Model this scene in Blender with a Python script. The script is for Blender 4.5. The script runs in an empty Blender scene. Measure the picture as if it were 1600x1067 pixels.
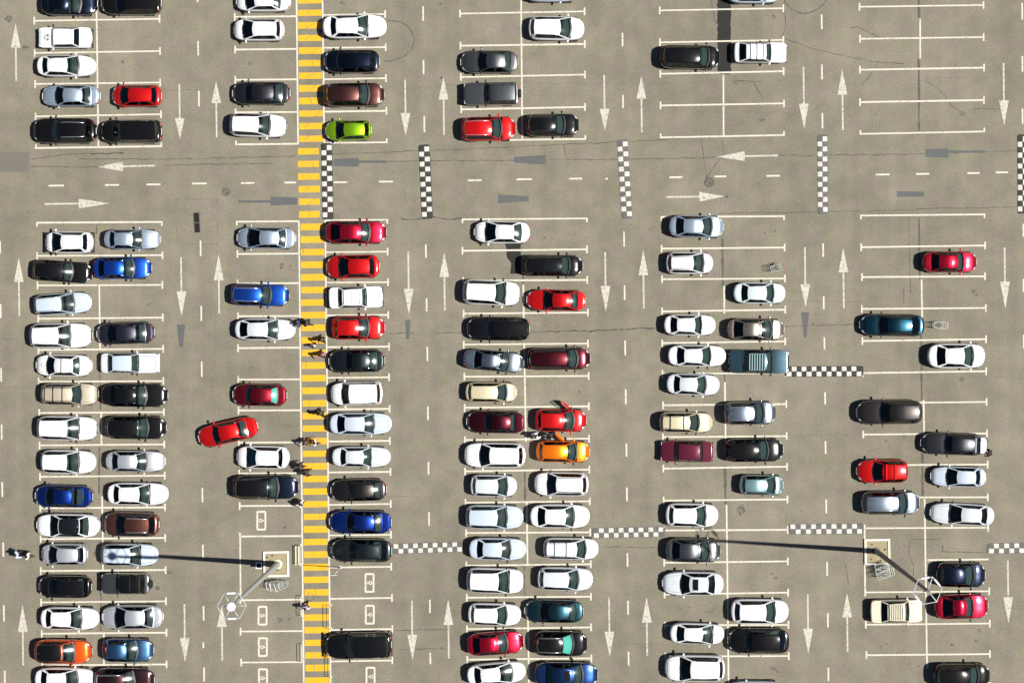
import bpy, bmesh, math, random
from mathutils import Vector, Matrix
R = math.radians
S = bpy.context.scene
COL = S.collection
rng = random.Random(7)

# ------------------------------------------------------------------ camera, sky, sun, exposure
CAM_H = 147.0
NADX, NADY = 3.8, 2.675            # ground point straight below the drone
cam = bpy.data.cameras.new('drone_camera')
cam.sensor_width = 36.0
cam.lens = 36.0 * CAM_H / 80.0
cam.shift_x = -NADX / 80.0
cam.shift_y = -NADY / 80.0
cam.clip_end = 2000
camo = bpy.data.objects.new('drone_camera', cam)
camo.location = (NADX, NADY, CAM_H)
COL.objects.link(camo)
S.camera = camo

SUN_EL, SUN_AZ = R(57), R(-3.7)    # azimuth from +x
world = bpy.data.worlds.new('World')
S.world = world
world.use_nodes = True
wn = world.node_tree.nodes
sky = wn.new('ShaderNodeTexSky')
sky.sky_type = 'NISHITA'
sky.sun_disc = False
sky.air_density = 0.55
sky.dust_density = 0.4
sky.sun_elevation = SUN_EL
sky.sun_rotation = R(90) - SUN_AZ
wn['Background'].inputs['Strength'].default_value = 0.05
world.node_tree.links.new(sky.outputs['Color'], wn['Background'].inputs['Color'])
sun = bpy.data.lights.new('sun', 'SUN')
sun.energy = 5.0
sun.angle = R(0.5)
sun.color = (1.0, 0.96, 0.90)
suno = bpy.data.objects.new('sun', sun)
sd = Vector((math.cos(SUN_EL) * math.cos(SUN_AZ), math.cos(SUN_EL) * math.sin(SUN_AZ), math.sin(SUN_EL)))
suno.rotation_euler = sd.to_track_quat('Z', 'Y').to_euler()
suno.location = sd * 80
COL.objects.link(suno)
S.view_settings.view_transform = 'Standard'
S.view_settings.look = 'None'
S.view_settings.exposure = 0.55
S.view_settings.gamma = 1.0

# ------------------------------------------------------------------ helpers
def P(px, py, z=0.0):
    """picture pixel (1600 wide photograph) -> ground metres"""
    return Vector(((px - 800) / 20.0, (533.5 - py) / 20.0, z))

def PH(px, py, h):
    """ground point under something seen at pixel (px,py) whose seen point is h metres up"""
    v = P(px, py)
    k = 1 - h / CAM_H
    return Vector((NADX + (v.x - NADX) * k, NADY + (v.y - NADY) * k, 0))

def tag(o, label=None, cat=None, group=None, kind=None):
    if label: o['label'] = label
    if cat: o['category'] = cat
    if group: o['group'] = group
    if kind: o['kind'] = kind
    return o

def link(o, parent=None):
    COL.objects.link(o)
    if parent is not None: o.parent = parent
    return o

def mesh_from(name, verts, faces, smooth=False, sharp=None):
    me = bpy.data.meshes.new(name)
    me.from_pydata([tuple(v) for v in verts], [], faces)
    if smooth:
        me.polygons.foreach_set('use_smooth', [True] * len(me.polygons))
        if sharp: me.set_sharp_from_angle(angle=R(sharp))
    me.update()
    return me

def obj(name, me, mat=None, parent=None, loc=None, rot=None, scale=None):
    if mat is not None and len(me.materials) == 0: me.materials.append(None)
    o = bpy.data.objects.new(name, me)
    if mat is not None:
        o.material_slots[0].link = 'OBJECT'
        o.material_slots[0].material = mat
    if loc is not None: o.location = loc
    if rot is not None: o.rotation_euler = rot
    if scale is not None: o.scale = scale
    return link(o, parent)

def empty(name, loc, rz=0):
    o = bpy.data.objects.new(name, None)
    o.location = loc
    o.rotation_euler = (0, 0, rz)
    o.empty_display_size = 0.3
    return link(o)

class MB:
    """collects simple shapes into one mesh"""
    def __init__(s): s.v, s.f = [], []
    def add(s, vs, fs):
        b = len(s.v)
        s.v += [Vector(v) for v in vs]
        s.f += [tuple(i + b for i in f) for f in fs]
    def box(s, c, d, rz=0, taper=1.0, ry=0):
        x, y, z = d[0] / 2, d[1] / 2, d[2] / 2
        vs = [(-x, -y, -z), (x, -y, -z), (x, y, -z), (-x, y, -z),
              (-x * taper, -y * taper, z), (x * taper, -y * taper, z), (x * taper, y * taper, z), (-x * taper, y * taper, z)]
        m = Matrix.Translation(c) @ Matrix.Rotation(rz, 4, 'Z') @ Matrix.Rotation(ry, 4, 'Y')
        s.add([m @ Vector(v) for v in vs], [(3, 2, 1, 0), (4, 5, 6, 7), (0, 1, 5, 4), (1, 2, 6, 5), (2, 3, 7, 6), (3, 0, 4, 7)])
    def tube(s, pts, r, n=8, r1=None, closed=False):
        pts = [Vector(p) for p in pts]
        k = len(pts)
        rings = []
        for i, p in enumerate(pts):
            if closed: d = pts[(i + 1) % k] - pts[i - 1]
            else: d = pts[min(i + 1, k - 1)] - pts[max(i - 1, 0)]
            d.normalize()
            q = d.to_track_quat('Z', 'Y')
            rr = r if r1 is None else r + (r1 - r) * i / max(1, k - 1)
            rings.append([p + q @ Vector((math.cos(2 * math.pi * j / n) * rr, math.sin(2 * math.pi * j / n) * rr, 0)) for j in range(n)])
        vs = [v for rg in rings for v in rg]
        fs = []
        for i in range(k if closed else k - 1):
            a, b = i * n, ((i + 1) % k) * n
            for j in range(n):
                fs.append((a + j, a + (j + 1) % n, b + (j + 1) % n, b + j))
        if not closed:
            fs.append(tuple(reversed(range(n))))
            fs.append(tuple(range((k - 1) * n, k * n)))
        s.add(vs, fs)
    def disc(s, c, r, n=24):
        s.add([Vector(c) + Vector((math.cos(2 * math.pi * i / n) * r, math.sin(2 * math.pi * i / n) * r, 0)) for i in range(n)], [tuple(range(n))])
    def quad(s, a, b, c, d): s.add([a, b, c, d], [(0, 1, 2, 3)])
    def line(s, a, b, w, z):
        """flat painted strip on the ground from a to b (2d points in metres)"""
        a, b = Vector((a[0], a[1], z)), Vector((b[0], b[1], z))
        d = (b - a).normalized()
        n = Vector((-d.y, d.x, 0)) * (w / 2)
        s.quad(a - n, b - n, b + n, a + n)
    def mesh(s, name, smooth=False, sharp=None): return mesh_from(name, s.v, s.f, smooth, sharp)
    def build(s, name, mat, parent=None, smooth=False, sharp=None, **k): return obj(name, s.mesh(name, smooth, sharp), mat, parent, **k)

# ------------------------------------------------------------------ materials
MATS = {}
def newmat(name):
    m = bpy.data.materials.new(name)
    m.use_nodes = True
    n = m.node_tree.nodes
    return m, n, m.node_tree.links, n['Principled BSDF']

def simple(name, col, rough=0.6, metal=0.0, var=0.12, scale=30, coat=0.0):
    if name in MATS: return MATS[name]
    m, n, l, b = newmat(name)
    tc = n.new('ShaderNodeTexCoord')
    nz = n.new('ShaderNodeTexNoise'); nz.inputs['Scale'].default_value = scale; nz.inputs['Detail'].default_value = 4
    l.new(tc.outputs['Object'], nz.inputs['Vector'])
    mx = n.new('ShaderNodeMix'); mx.data_type = 'RGBA'
    l.new(nz.outputs['Fac'], mx.inputs['Factor'])
    mx.inputs['A'].default_value = (*[c * (1 - var) for c in col], 1)
    mx.inputs['B'].default_value = (*[min(1, c * (1 + var)) for c in col], 1)
    l.new(mx.outputs['Result'], b.inputs['Base Color'])
    b.inputs['Roughness'].default_value = rough
    b.inputs['Metallic'].default_value = metal
    b.inputs['Coat Weight'].default_value = coat
    b.inputs['Coat Roughness'].default_value = 0.06
    MATS[name] = m
    return m

def asphalt():
    m, n, l, b = newmat('asphalt')
    tc = n.new('ShaderNodeTexCoord')
    def noise(s, d, r=0.6):
        z = n.new('ShaderNodeTexNoise'); z.inputs['Scale'].default_value = s; z.inputs['Detail'].default_value = d; z.inputs['Roughness'].default_value = r
        l.new(tc.outputs['Object'], z.inputs['Vector']); return z
    def ramp(src, a, b_, p0=0.35, p1=0.65):
        r = n.new('ShaderNodeValToRGB')
        r.color_ramp.elements[0].position = p0; r.color_ramp.elements[0].color = (*a, 1)
        r.color_ramp.elements[1].position = p1; r.color_ramp.elements[1].color = (*b_, 1)
        l.new(src, r.inputs['Fac']); return r
    def mul(x, y):
        k = n.new('ShaderNodeMix'); k.data_type = 'RGBA'; k.blend_type = 'MULTIPLY'; k.inputs['Factor'].default_value = 1
        l.new(x, k.inputs['A']); l.new(y, k.inputs['B']); return k.outputs['Result']
    big = ramp(noise(0.07, 5).outputs['Fac'], (0.170, 0.157, 0.122), (0.204, 0.186, 0.146))
    mid = ramp(noise(0.55, 6, 0.65).outputs['Fac'], (0.86, 0.875, 0.86), (1.07, 1.06, 1.05))
    hue = ramp(noise(0.8, 4).outputs['Fac'], (1.035, 0.975, 1.04), (0.98, 1.02, 0.93))
    fine = ramp(noise(9.0, 3, 0.8).outputs['Fac'], (0.70, 0.70, 0.70), (1.27, 1.27, 1.26), 0.28, 0.72)
    spk = ramp(noise(45.0, 2, 0.8).outputs['Fac'], (0.80, 0.80, 0.80), (1.18, 1.18, 1.18), 0.3, 0.7)
    c = mul(mul(mul(mul(big.outputs['Color'], mid.outputs['Color']), hue.outputs['Color']), fine.outputs['Color']), spk.outputs['Color'])
    # worn tyre lanes: long streaks along y and x
    mp = n.new('ShaderNodeMapping'); mp.inputs['Scale'].default_value = (0.9, 0.03, 1)
    l.new(tc.outputs['Object'], mp.inputs['Vector'])
    st = n.new('ShaderNodeTexNoise'); st.inputs['Scale'].default_value = 1.0; st.inputs['Detail'].default_value = 4
    l.new(mp.outputs['Vector'], st.inputs['Vector'])
    c = mul(c, ramp(st.outputs['Fac'], (0.94, 0.94, 0.95), (1.04, 1.04, 1.03)).outputs['Color'])
    l.new(c, b.inputs['Base Color'])
    b.inputs['Roughness'].default_value = 0.95
    b.inputs['Specular IOR Level'].default_value = 0.2
    bp = n.new('ShaderNodeBump'); bp.inputs['Strength'].default_value = 0.25; bp.inputs['Distance'].default_value = 0.01
    l.new(noise(60, 3).outputs['Fac'], bp.inputs['Height']); l.new(bp.outputs['Normal'], b.inputs['Normal'])
    return m

def paint_mark(name, col, under, wear=0.30):
    """road paint, worn through to the asphalt in irregular flecks"""
    m, n, l, b = newmat(name)
    tc = n.new('ShaderNodeTexCoord')
    def nz(s, d):
        z = n.new('ShaderNodeTexNoise'); z.inputs['Scale'].default_value = s; z.inputs['Detail'].default_value = d; z.inputs['Roughness'].default_value = 0.7
        l.new(tc.outputs['Object'], z.inputs['Vector']); return z
    r = n.new('ShaderNodeValToRGB')
    r.color_ramp.elements[0].position = wear; r.color_ramp.elements[0].color = (0, 0, 0, 1)
    r.color_ramp.elements[1].position = wear + 0.16; r.color_ramp.elements[1].color = (1, 1, 1, 1)
    l.new(nz(4.5, 8).outputs['Fac'], r.inputs['Fac'])
    r2 = n.new('ShaderNodeMix'); r2.data_type = 'RGBA'
    l.new(nz(1.2, 5).outputs['Fac'], r2.inputs['Factor'])
    r2.inputs['A'].default_value = (*[c * 0.86 for c in col], 1); r2.inputs['B'].default_value = (*[min(1, c * 1.08) for c in col], 1)
    mx = n.new('ShaderNodeMix'); mx.data_type = 'RGBA'
    l.new(r.outputs['Color'], mx.inputs['Factor'])
    mx.inputs['A'].default_value = (*under, 1); l.new(r2.outputs['Result'], mx.inputs['B'])
    l.new(mx.outputs['Result'], b.inputs['Base Color'])
    b.inputs['Roughness'].default_value = 0.8
    return m

M_ASPH = asphalt()
U = (0.19, 0.174, 0.138)
M_WHITE = paint_mark('white_road_paint', (0.54, 0.51, 0.425), U, 0.305)
M_ARROW = paint_mark('worn_arrow_paint', (0.46, 0.445, 0.375), U, 0.345)
M_YELLOW = paint_mark('yellow_road_paint', (0.67, 0.345, 0.003), U, 0.285)
M_BLACKED = paint_mark('blacked_out_paint', (0.080, 0.085, 0.084), (0.13, 0.128, 0.115), 0.27)
M_CHKW = paint_mark('bump_white_paint', (0.53, 0.51, 0.45), (0.3, 0.28, 0.25), 0.33)
M_CHKD = paint_mark('bump_dark_paint', (0.022, 0.022, 0.018), (0.06, 0.056, 0.05), 0.30)
M_CHKG = paint_mark('bump_grey_paint', (0.085, 0.086, 0.08), (0.16, 0.15, 0.13), 0.34)
M_CRACK = paint_mark('asphalt_crack', (0.055, 0.05, 0.04), U, 0.30)
M_FAINT = paint_mark('faint_crack', (0.105, 0.097, 0.08), U, 0.38)
M_SEAM = paint_mark('tar_seam', (0.060, 0.055, 0.044), (0.11, 0.10, 0.08), 0.38)
M_TAR = paint_mark('fresh_tar', (0.006, 0.0055, 0.0045), (0.012, 0.011, 0.009), 0.35)
M_STAIN = paint_mark('oil_stain', (0.05, 0.046, 0.036), (0.14, 0.13, 0.105), 0.44)
M_TYRE_MARK = paint_mark('tyre_mark', (0.085, 0.08, 0.066), U, 0.25)
M_BLACKMETAL = simple('dark_iron', (0.02, 0.018, 0.016), 0.7)
M_PIT = simple('dark_pit', (0.004, 0.0035, 0.003), 1.0)
M_SHADE = simple('turquoise_sunshade', (0.22, 0.62, 0.56), 0.5)
M_SHADEG = simple('pale_green_sunshade', (0.38, 0.5, 0.34), 0.6)
M_GALV = simple('galvanised_steel', (0.42, 0.45, 0.44), 0.5, 0.3)
M_DGALV = simple('weathered_steel', (0.13, 0.135, 0.12), 0.6, 0.2)
M_RINGP = simple('pale_ring_steel', (0.50, 0.52, 0.54), 0.5)
M_LAMPW = simple('lamp_white', (0.75, 0.75, 0.74), 0.4)
M_CURB = simple('whitewashed_kerb', (0.66, 0.63, 0.54), 0.9, 0, 0.12, 8)
M_SOIL = simple('sandy_soil', (0.27, 0.235, 0.14), 1.0, 0, 0.35, 6)
M_STONE = simple('brown_stone', (0.11, 0.085, 0.05), 0.95, 0, 0.3, 10)
M_CREAM = simple('cream_painted_steel', (0.62, 0.56, 0.42), 0.5)
M_WIRE = simple('trolley_chrome', (0.62, 0.63, 0.58), 0.35, 0.5)
M_RACK = simple('teal_grey_rack', (0.20, 0.30, 0.30), 0.6)
M_RUBBER = simple('tyre_rubber', (0.012, 0.012, 0.012), 0.8)
M_RIM = simple('alloy_rim', (0.45, 0.46, 0.47), 0.35, 0.8)
M_TRIM = simple('black_trim', (0.012, 0.012, 0.013), 0.5)
M_DASH = simple('dashboard_plastic', (0.075, 0.08, 0.08), 0.7)
M_SEAT = simple('seat_cloth', (0.06, 0.06, 0.062), 0.9)
M_SEATL = simple('light_seat_cloth', (0.30, 0.28, 0.25), 0.9)
M_CHROME = simple('satin_chrome', (0.72, 0.73, 0.74), 0.25, 0.8)
M_TAIL = simple('tail_light_red', (0.32, 0.01, 0.01), 0.2, 0, 0.1, 30, 0.6)
M_HEAD = simple('headlight_glass', (0.60, 0.62, 0.62), 0.12, 0.3, 0.08, 30, 0.8)
M_SKIN = simple('skin', (0.30, 0.17, 0.11), 0.6)
M_HAIR = simple('dark_hair', (0.012, 0.009, 0.007), 0.6)

def glass_mat(name, tint, rough=0.10):
    m = bpy.data.materials.new(name); m.use_nodes = True
    n, l = m.node_tree.nodes, m.node_tree.links
    n.remove(n['Principled BSDF'])
    tr = n.new('ShaderNodeBsdfTransparent'); tr.inputs['Color'].default_value = (*tint, 1)
    gl = n.new('ShaderNodeBsdfGlossy'); gl.inputs['Roughness'].default_value = rough
    gl.inputs['Color'].default_value = (0.95, 1, 1, 1)
    fr = n.new('ShaderNodeFresnel'); fr.inputs['IOR'].default_value = 1.52
    nz = n.new('ShaderNodeTexNoise'); nz.inputs['Scale'].default_value = 3.0
    tc = n.new('ShaderNodeTexCoord'); l.new(tc.outputs['Object'], nz.inputs['Vector'])
    bp = n.new('ShaderNodeBump'); bp.inputs['Strength'].default_value = 0.02; bp.inputs['Distance'].default_value = 0.02
    l.new(nz.outputs['Fac'], bp.inputs['Height']); l.new(bp.outputs['Normal'], gl.inputs['Normal'])
    mx = n.new('ShaderNodeMixShader')
    l.new(fr.outputs['Fac'], mx.inputs['Fac']); l.new(tr.outputs['BSDF'], mx.inputs[1]); l.new(gl.outputs['BSDF'], mx.inputs[2])
    l.new(mx.outputs['Shader'], n['Material Output'].inputs['Surface'])
    return m
M_GLASS = glass_mat('car_glass', (0.50, 0.66, 0.63))
M_GLASSD = glass_mat('tinted_car_glass', (0.14, 0.17, 0.18))
M_SUNROOF = simple('black_glass_roof', (0.006, 0.007, 0.008), 0.06, 0, 0.1, 5, 1.0)

# colour -> (rgb, metallic)
COLORS = {
 'white': ((0.63, 0.64, 0.645), 0), 'pearl white': ((0.50, 0.535, 0.56), 0.0), 'mint white': ((0.52, 0.60, 0.60), 0.0),
 'pale blue white': ((0.42, 0.49, 0.56), 0.0), 'cream': ((0.60, 0.565, 0.43), 0), 'beige': ((0.47, 0.41, 0.31), 0.3),
 'pale beige': ((0.54, 0.49, 0.32), 0.2), 'champagne': ((0.288, 0.248, 0.208), 0.85),
 'silver': ((0.50, 0.52, 0.55), 0.55), 'silver blue': ((0.3496, 0.4232, 0.506), 0.6), 'grey blue': ((0.1632, 0.1972, 0.2448), 0.88),
 'grey': ((0.1054, 0.1116, 0.1147), 0.85), 'graphite': ((0.0372, 0.0397, 0.0446), 0.85), 'dark purple grey': ((0.0488, 0.0488, 0.0683), 0.85),
 'brown grey': ((0.0357, 0.0315, 0.0302), 0.85), 'black': ((0.0030, 0.0031, 0.0036), 0.0), 'green black': ((0.0182, 0.0252, 0.0266), 0.8),
 'navy': ((0.005, 0.0086, 0.0198), 0.8), 'maroon black': ((0.026, 0.011, 0.012), 0.7), 'dark blue': ((0.0098, 0.035, 0.119), 0.85),
 'blue': ((0.0075, 0.0562, 0.33), 0.75), 'steel blue': ((0.0372, 0.0992, 0.1984), 0.85), 'deep blue': ((0.0036, 0.0208, 0.1547), 0.75), 'teal': ((0.0144, 0.0473, 0.063), 0.85),
 'teal blue': ((0.0082, 0.0394, 0.063), 0.88), 'old teal': ((0.018, 0.042, 0.0585), 0.5), 'pale teal': ((0.225, 0.375, 0.39), 0.7), 'red': ((0.52, 0.007, 0.008), 0.5),
 'crimson': ((0.336, 0.0048, 0.0208), 0.75), 'dark red': ((0.15, 0.0053, 0.012), 0.75), 'maroon': ((0.0797, 0.0102, 0.0229), 0.2),
 'wine': ((0.0479, 0.004, 0.0081), 0.8), 'brown': ((0.0683, 0.0273, 0.0228), 0.85), 'copper brown': ((0.133, 0.0525, 0.0385), 0.8),
 'green': ((0.26, 0.50, 0.010), 0.7), 'orange': ((0.80, 0.17, 0.006), 0.5), 'orange red': ((0.75, 0.085, 0.008), 0.5),
}
def car_paint(cname):
    k = 'paint_' + cname.replace(' ', '_')
    if k in MATS: return MATS[k]
    rgb, metal = COLORS[cname]
    m, n, l, b = newmat(k)
    tc = n.new('ShaderNodeTexCoord')
    nz = n.new('ShaderNodeTexNoise'); nz.inputs['Scale'].default_value = 1.3; nz.inputs['Detail'].default_value = 5
    l.new(tc.outputs['Object'], nz.inputs['Vector'])
    mx = n.new('ShaderNodeMix'); mx.data_type = 'RGBA'; l.new(nz.outputs['Fac'], mx.inputs['Factor'])
    mx.inputs['A'].default_value = (*[c * 0.94 for c in rgb], 1)
    mx.inputs['B'].default_value = (*[min(0.86, c * 1.04 + 0.002) for c in rgb], 1)   # thin dust film
    l.new(mx.outputs['Result'], b.inputs['Base Color'])
    b.inputs['Metallic'].default_value = metal
    b.inputs['Roughness'].default_value = 0.35 if metal else 0.5
    b.inputs['Specular IOR Level'].default_value = 0.04
    b.inputs['Coat IOR'].default_value = 1.36
    b.inputs['Coat Weight'].default_value = 1.0
    rr = n.new('ShaderNodeMapRange'); l.new(nz.outputs['Fac'], rr.inputs['Value'])
    rr.inputs['To Min'].default_value = 0.09; rr.inputs['To Max'].default_value = 0.18
    l.new(rr.outputs['Result'], b.inputs['Coat Roughness'])
    MATS[k] = m
    return m

# ------------------------------------------------------------------ ground
g = 260
gb = MB(); gb.quad((-g, -g, 0), (g, -g, 0), (g, g, 0), (-g, g, 0))
tag(gb.build('asphalt_ground', M_ASPH), 'weathered grey-beige asphalt of the whole car park', 'ground', kind='structure')

def pl(mb, a, b, w, z):      # strip between picture points, width in pixels
    mb.line(P(*a), P(*b), w / 20.0, z)

Z_LINE, Z_TICK, Z_MID = 0.006, 0.010, 0.014
LW = 2.5
# each bay block: x of left and right ends at first and last line, list of (yL, yR), flags
BAYS = [
 # name, (xl0,xl1),(xr0,xr1), lines, first_end, last_end, tick_left, tick_right
 ((53.2, 56.3), (248.6, 252), [(-17, -19.5), (33, 30), (83.3, 80.3), (131.6, 129.4), (182.3, 178.9), (231.7, 228.8)], 0, 1, 1, 1),
 ((57.8, 66.2), (253, 261), [(348.2, 347), (400, 398.8), (446, 445.3), (498, 496.2), (546.8, 545), (596.3, 595.2), (645, 643.7), (695.6, 694), (744.6, 742.8), (793.6, 792.3), (841.9, 840), (891.6, 890), (940.6, 938.8), (989.4, 987.8), (1038.9, 1037.3), (1088, 1086.5)], 1, 0, 1, 1),
 ((366, 369.1), (463.4, 465.8), [(-23, -24), (27, 25.9), (78, 76.9), (125.3, 124.4), (175.9, 175.4), (226, 225)], 0, 1, 1, 0),
 ((370.2, 374.7), (467.6, 471.4), [(346.6, 345.8), (397, 396.4), (443, 442.4), (494, 493.6), (543.9, 543), (593, 592.5), (641.2, 640.8), (691.3, 690.8), (739.6, 739), (790.2, 789.5), (837.7, 837)], 1, 1, 1, 0),
 ((375.2, 377.5), (473.2, 475.6), [(937.2, 936.2), (986, 985.3), (1034.4, 1033.6), (1084, 1083)], 0, 0, 1, 0),
 ((504, 506.7), (601.3, 604.2), [(-26, -27.5), (24, 22.6), (75.3, 74.2), (124.4, 122.6), (175, 173.6), (223.8, 222.7)], 0, 1, 0, 1),
 ((508, 516.8), (605.3, 613.8), [(344.4, 343.6), (394.3, 393.3), (441.7, 440.9), (492.9, 492), (542.3, 541.5), (590.2, 589.3), (639.5, 638.6), (689.5, 688.5), (737.8, 736.8), (788.4, 787), (836.1, 835), (886.2, 885), (935, 933.6), (983.8, 982.2), (1032.8, 1031.2), (1082, 1080)], 1, 0, 0, 1),
 ((718.2, 721), (912.7, 914.6), [(-28, -31), (21.8, 18.4), (72, 69.3), (121, 117), (171.4, 167.6), (220, 217.5)], 0, 1, 1, 1),
 ((722.3, 730.8), (916.8, 925), [(343, 341.5), (392, 389.8), (438.6, 437.5), (490, 488.4), (538.3, 536.7), (588.4, 587.3), (636.8, 634.6), (687.2, 685), (736, 733.3), (785, 782.8), (832.3, 831.2), (883.2, 881), (933.2, 931.6), (982.2, 979.5), (1029.9, 1027.9), (1079, 1077)], 1, 0, 1, 1),
 ((1030.4, 1032.2), (1223.6, 1224.9), [(-33, -36), (16.9, 13.5), (66.8, 63), (115.8, 111.8), (165.3, 162), (215.2, 211.4)], 0, 1, 1, 1),
 ((1033.2, 1039.8), (1225, 1233.4), [(339.2, 338), (388.7, 386.9), (436.4, 435.2), (486.6, 483.9), (536, 533.3), (584, 582.8), (633, 631.2), (682.7, 681.2), (731.8, 728.8), (781.7, 779.9), (828.3, 827.4), (878.7, 876.5), (928.2, 925.3), (976.6, 975.5), (1025, 1024.3), (1074.5, 1073)], 1, 0, 1, 1),
 ((1342.9, 1344.2), (1536.6, 1537.7), [(-38, -41), (11.2, 8.5), (61.2, 58.5), (109.5, 106.2), (160, 156.8), (209.6, 205.8)], 0, 1, 1, 1),
 ((1345.4, 1350.8), (1538.2, 1544.2), [(337, 335.2), (386.4, 383.7), (433, 431.9), (482.7, 481.2), (532.7, 530), (582.8, 579.9), (629.8, 627.8), (678.7, 676.9), (726.6, 725.5), (776.8, 776.5), (824.9, 824)], 1, 0, 1, 1),
 ((1351.9, 1354.2), (1545.6, 1547.3), [(925, 923.2), (975.4, 973.5), (1023, 1021.2), (1073, 1071)], 0, 0, 1, 1),
]
for (xl, xr, lines, e0, e1, tl, tr) in BAYS:
    mb = MB()
    y0, y1 = lines[0][0], lines[-1][0]
    for i, (a, b) in enumerate(lines):
        t = (a - y0) / (y1 - y0)
        xa, xb = xl[0] + (xl[1] - xl[0]) * t, xr[0] + (xr[1] - xr[0]) * t
        xa += rng.uniform(-.4, .4); xb += rng.uniform(-.4, .4)
        w = LW * rng.uniform(0.92, 1.1)
        pl(mb, (xa, a), (xb, b), w, Z_LINE)
        up = 0 if (i == 0 and e0) else 6
        dn = 0 if (i == len(lines) - 1 and e1) else 6
        if tl: pl(mb, (xa, a - up - 1.2 * (up == 0)), (xa, a + dn + 1.2 * (dn == 0)), LW, Z_TICK)
        if tr: pl(mb, (xb, b - up - 1.2 * (up == 0)), (xb, b + dn + 1.2 * (dn == 0)), LW, Z_TICK)
    tag(mb.build('parking_bay_lines', M_WHITE), 'cream painted bay dividers with T ends of one parking block', 'road marking', kind='structure')

mb = MB()
MIDS = [[(150.4, -20), (153.8, 229)], [(155.2, 447), (156.4, 547)], [(158.1, 645), (158.7, 696)], [(159.5, 775), (160.8, 852)], [(160.8, 852), (161, 891)], [(162.2, 988), (162.6, 1070)],
        [(814.2, -10), (816, 217)], [(817.7, 445), (818.4, 500)], [(819, 536), (821.7, 690)], [(823, 785), (824.3, 882)], [(825, 966), (826.4, 1070)],
        [(1130.3, 117), (1130.5, 213)], [(1131.4, 447), (1131.8, 490)], [(1132.6, 597), (1133.8, 690)], [(1135.2, 789), (1138.4, 1070)],
        [(1437.6, 30), (1437.8, 92)], [(1439.9, 437), (1440.8, 497)], [(1443, 625), (1444, 678)], [(1444.6, 779), (1448.2, 1026)], [(1448.2, 1026), (1449, 1044)],
        [(375.2, 834), (375.9, 926)], [(375.9, 926), (376.2, 943)], [(1350.8, 819), (1351.8, 931)], [(1449, 874.6), (1545, 873.4)]]
for a, b in MIDS: pl(mb, a, b, LW, Z_MID)
tag(mb.build('parking_bay_centre_lines', M_WHITE), 'thin cream painted lines between facing bays', 'road marking', kind='structure')

def jag(mb, pts, w, z, step=7, amp=0.8):
    out = []
    for (a, b) in zip(pts[:-1], pts[1:]):
        L = math.hypot(b[0] - a[0], b[1] - a[1]); k = max(1, int(L / step))
        for i in range(k):
            t = i / k
            out.append((a[0] + (b[0] - a[0]) * t + rng.uniform(-amp, amp) * .6, a[1] + (b[1] - a[1]) * t + rng.uniform(-amp, amp)))
    out.append(pts[-1])
    q = [P(*p) for p in out]
    vs = []
    for i, p in enumerate(q):
        d = q[min(i + 1, len(q) - 1)] - q[max(i - 1, 0)]; d.normalize()
        nn = Vector((-d.y, d.x, 0)) * (w * rng.uniform(.45, 1.35) / 40.0)
        vs += [p - nn + Vector((0, 0, z)), p + nn + Vector((0, 0, z))]
    mb.add(vs, [(2 * i, 2 * i + 2, 2 * i + 3, 2 * i + 1) for i in range(len(q) - 1)])
# pedestrian crossing down the lot
mb = MB()
XL = lambda y: 463.4 + y * 0.0106
XR = lambda y: 504.0 + y * 0.0118
pl(mb, (XL(-10), -10), (XL(226), 226), LW, Z_MID)
for a, b in [(345, 500), (500, 700), (700, 900), (900, 1070)]: pl(mb, (XL(a), a), (XL(b), b), LW, Z_MID)
pl(mb, (XR(-10), -10), (XR(224), 224), LW, Z_MID)
for a, b in [(344, 500), (500, 700), (700, 900), (900, 1070)]: pl(mb, (XR(a), a), (XR(b), b), LW, Z_MID)
tag(mb.build('crossing_edge_lines', M_WHITE), 'cream edge lines along the yellow pedestrian crossing', 'road marking', kind='structure')
mb = MB()
for k in range(-1, 56):
    y = 1.1 + 19.66 * k
    lane = 228 < y < 340
    xa, xb = XL(y) + 2.4, XR(y) - 1.6
    if lane: xa -= 2.5; xb -= 6.5
    xa += rng.uniform(-.5, .5); xb += rng.uniform(-.6, .6)
    h = 4.95 + rng.uniform(-.25, .25)
    sk = -0.5
    mb.quad(P(xa, y + h, .006), P(xb, y + h + sk, .006), P(xb, y - h + sk, .006), P(xa, y - h, .006))
tag(mb.build('yellow_crossing', M_YELLOW), 'yellow striped pedestrian crossing running through the car park', 'road marking', kind='structure')

mb = MB()
for k in range(0, 17):
    y = 1.1 + 19.66 * k; x = XL(y) + rng.uniform(6, 26)
    jag(mb, [(x, y + rng.uniform(2, 6)), (x + rng.uniform(8, 14), y - rng.uniform(3, 7))] if rng.random() < .7 else [(x, y - 4), (x + 3, y + 5)], .8, .012, 3, .3)
for k in range(17, 55, 3):
    y = 1.1 + 19.66 * k; x = XL(y) + rng.uniform(4, 30)
    jag(mb, [(x, y - 5), (x + rng.uniform(-2, 2), y + 4)], .8, .012, 3, .3)
tag(mb.build('crossing_cracks', M_FAINT), 'thin diagonal cracks across the yellow crossing bars', 'ground', kind='structure')

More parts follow.
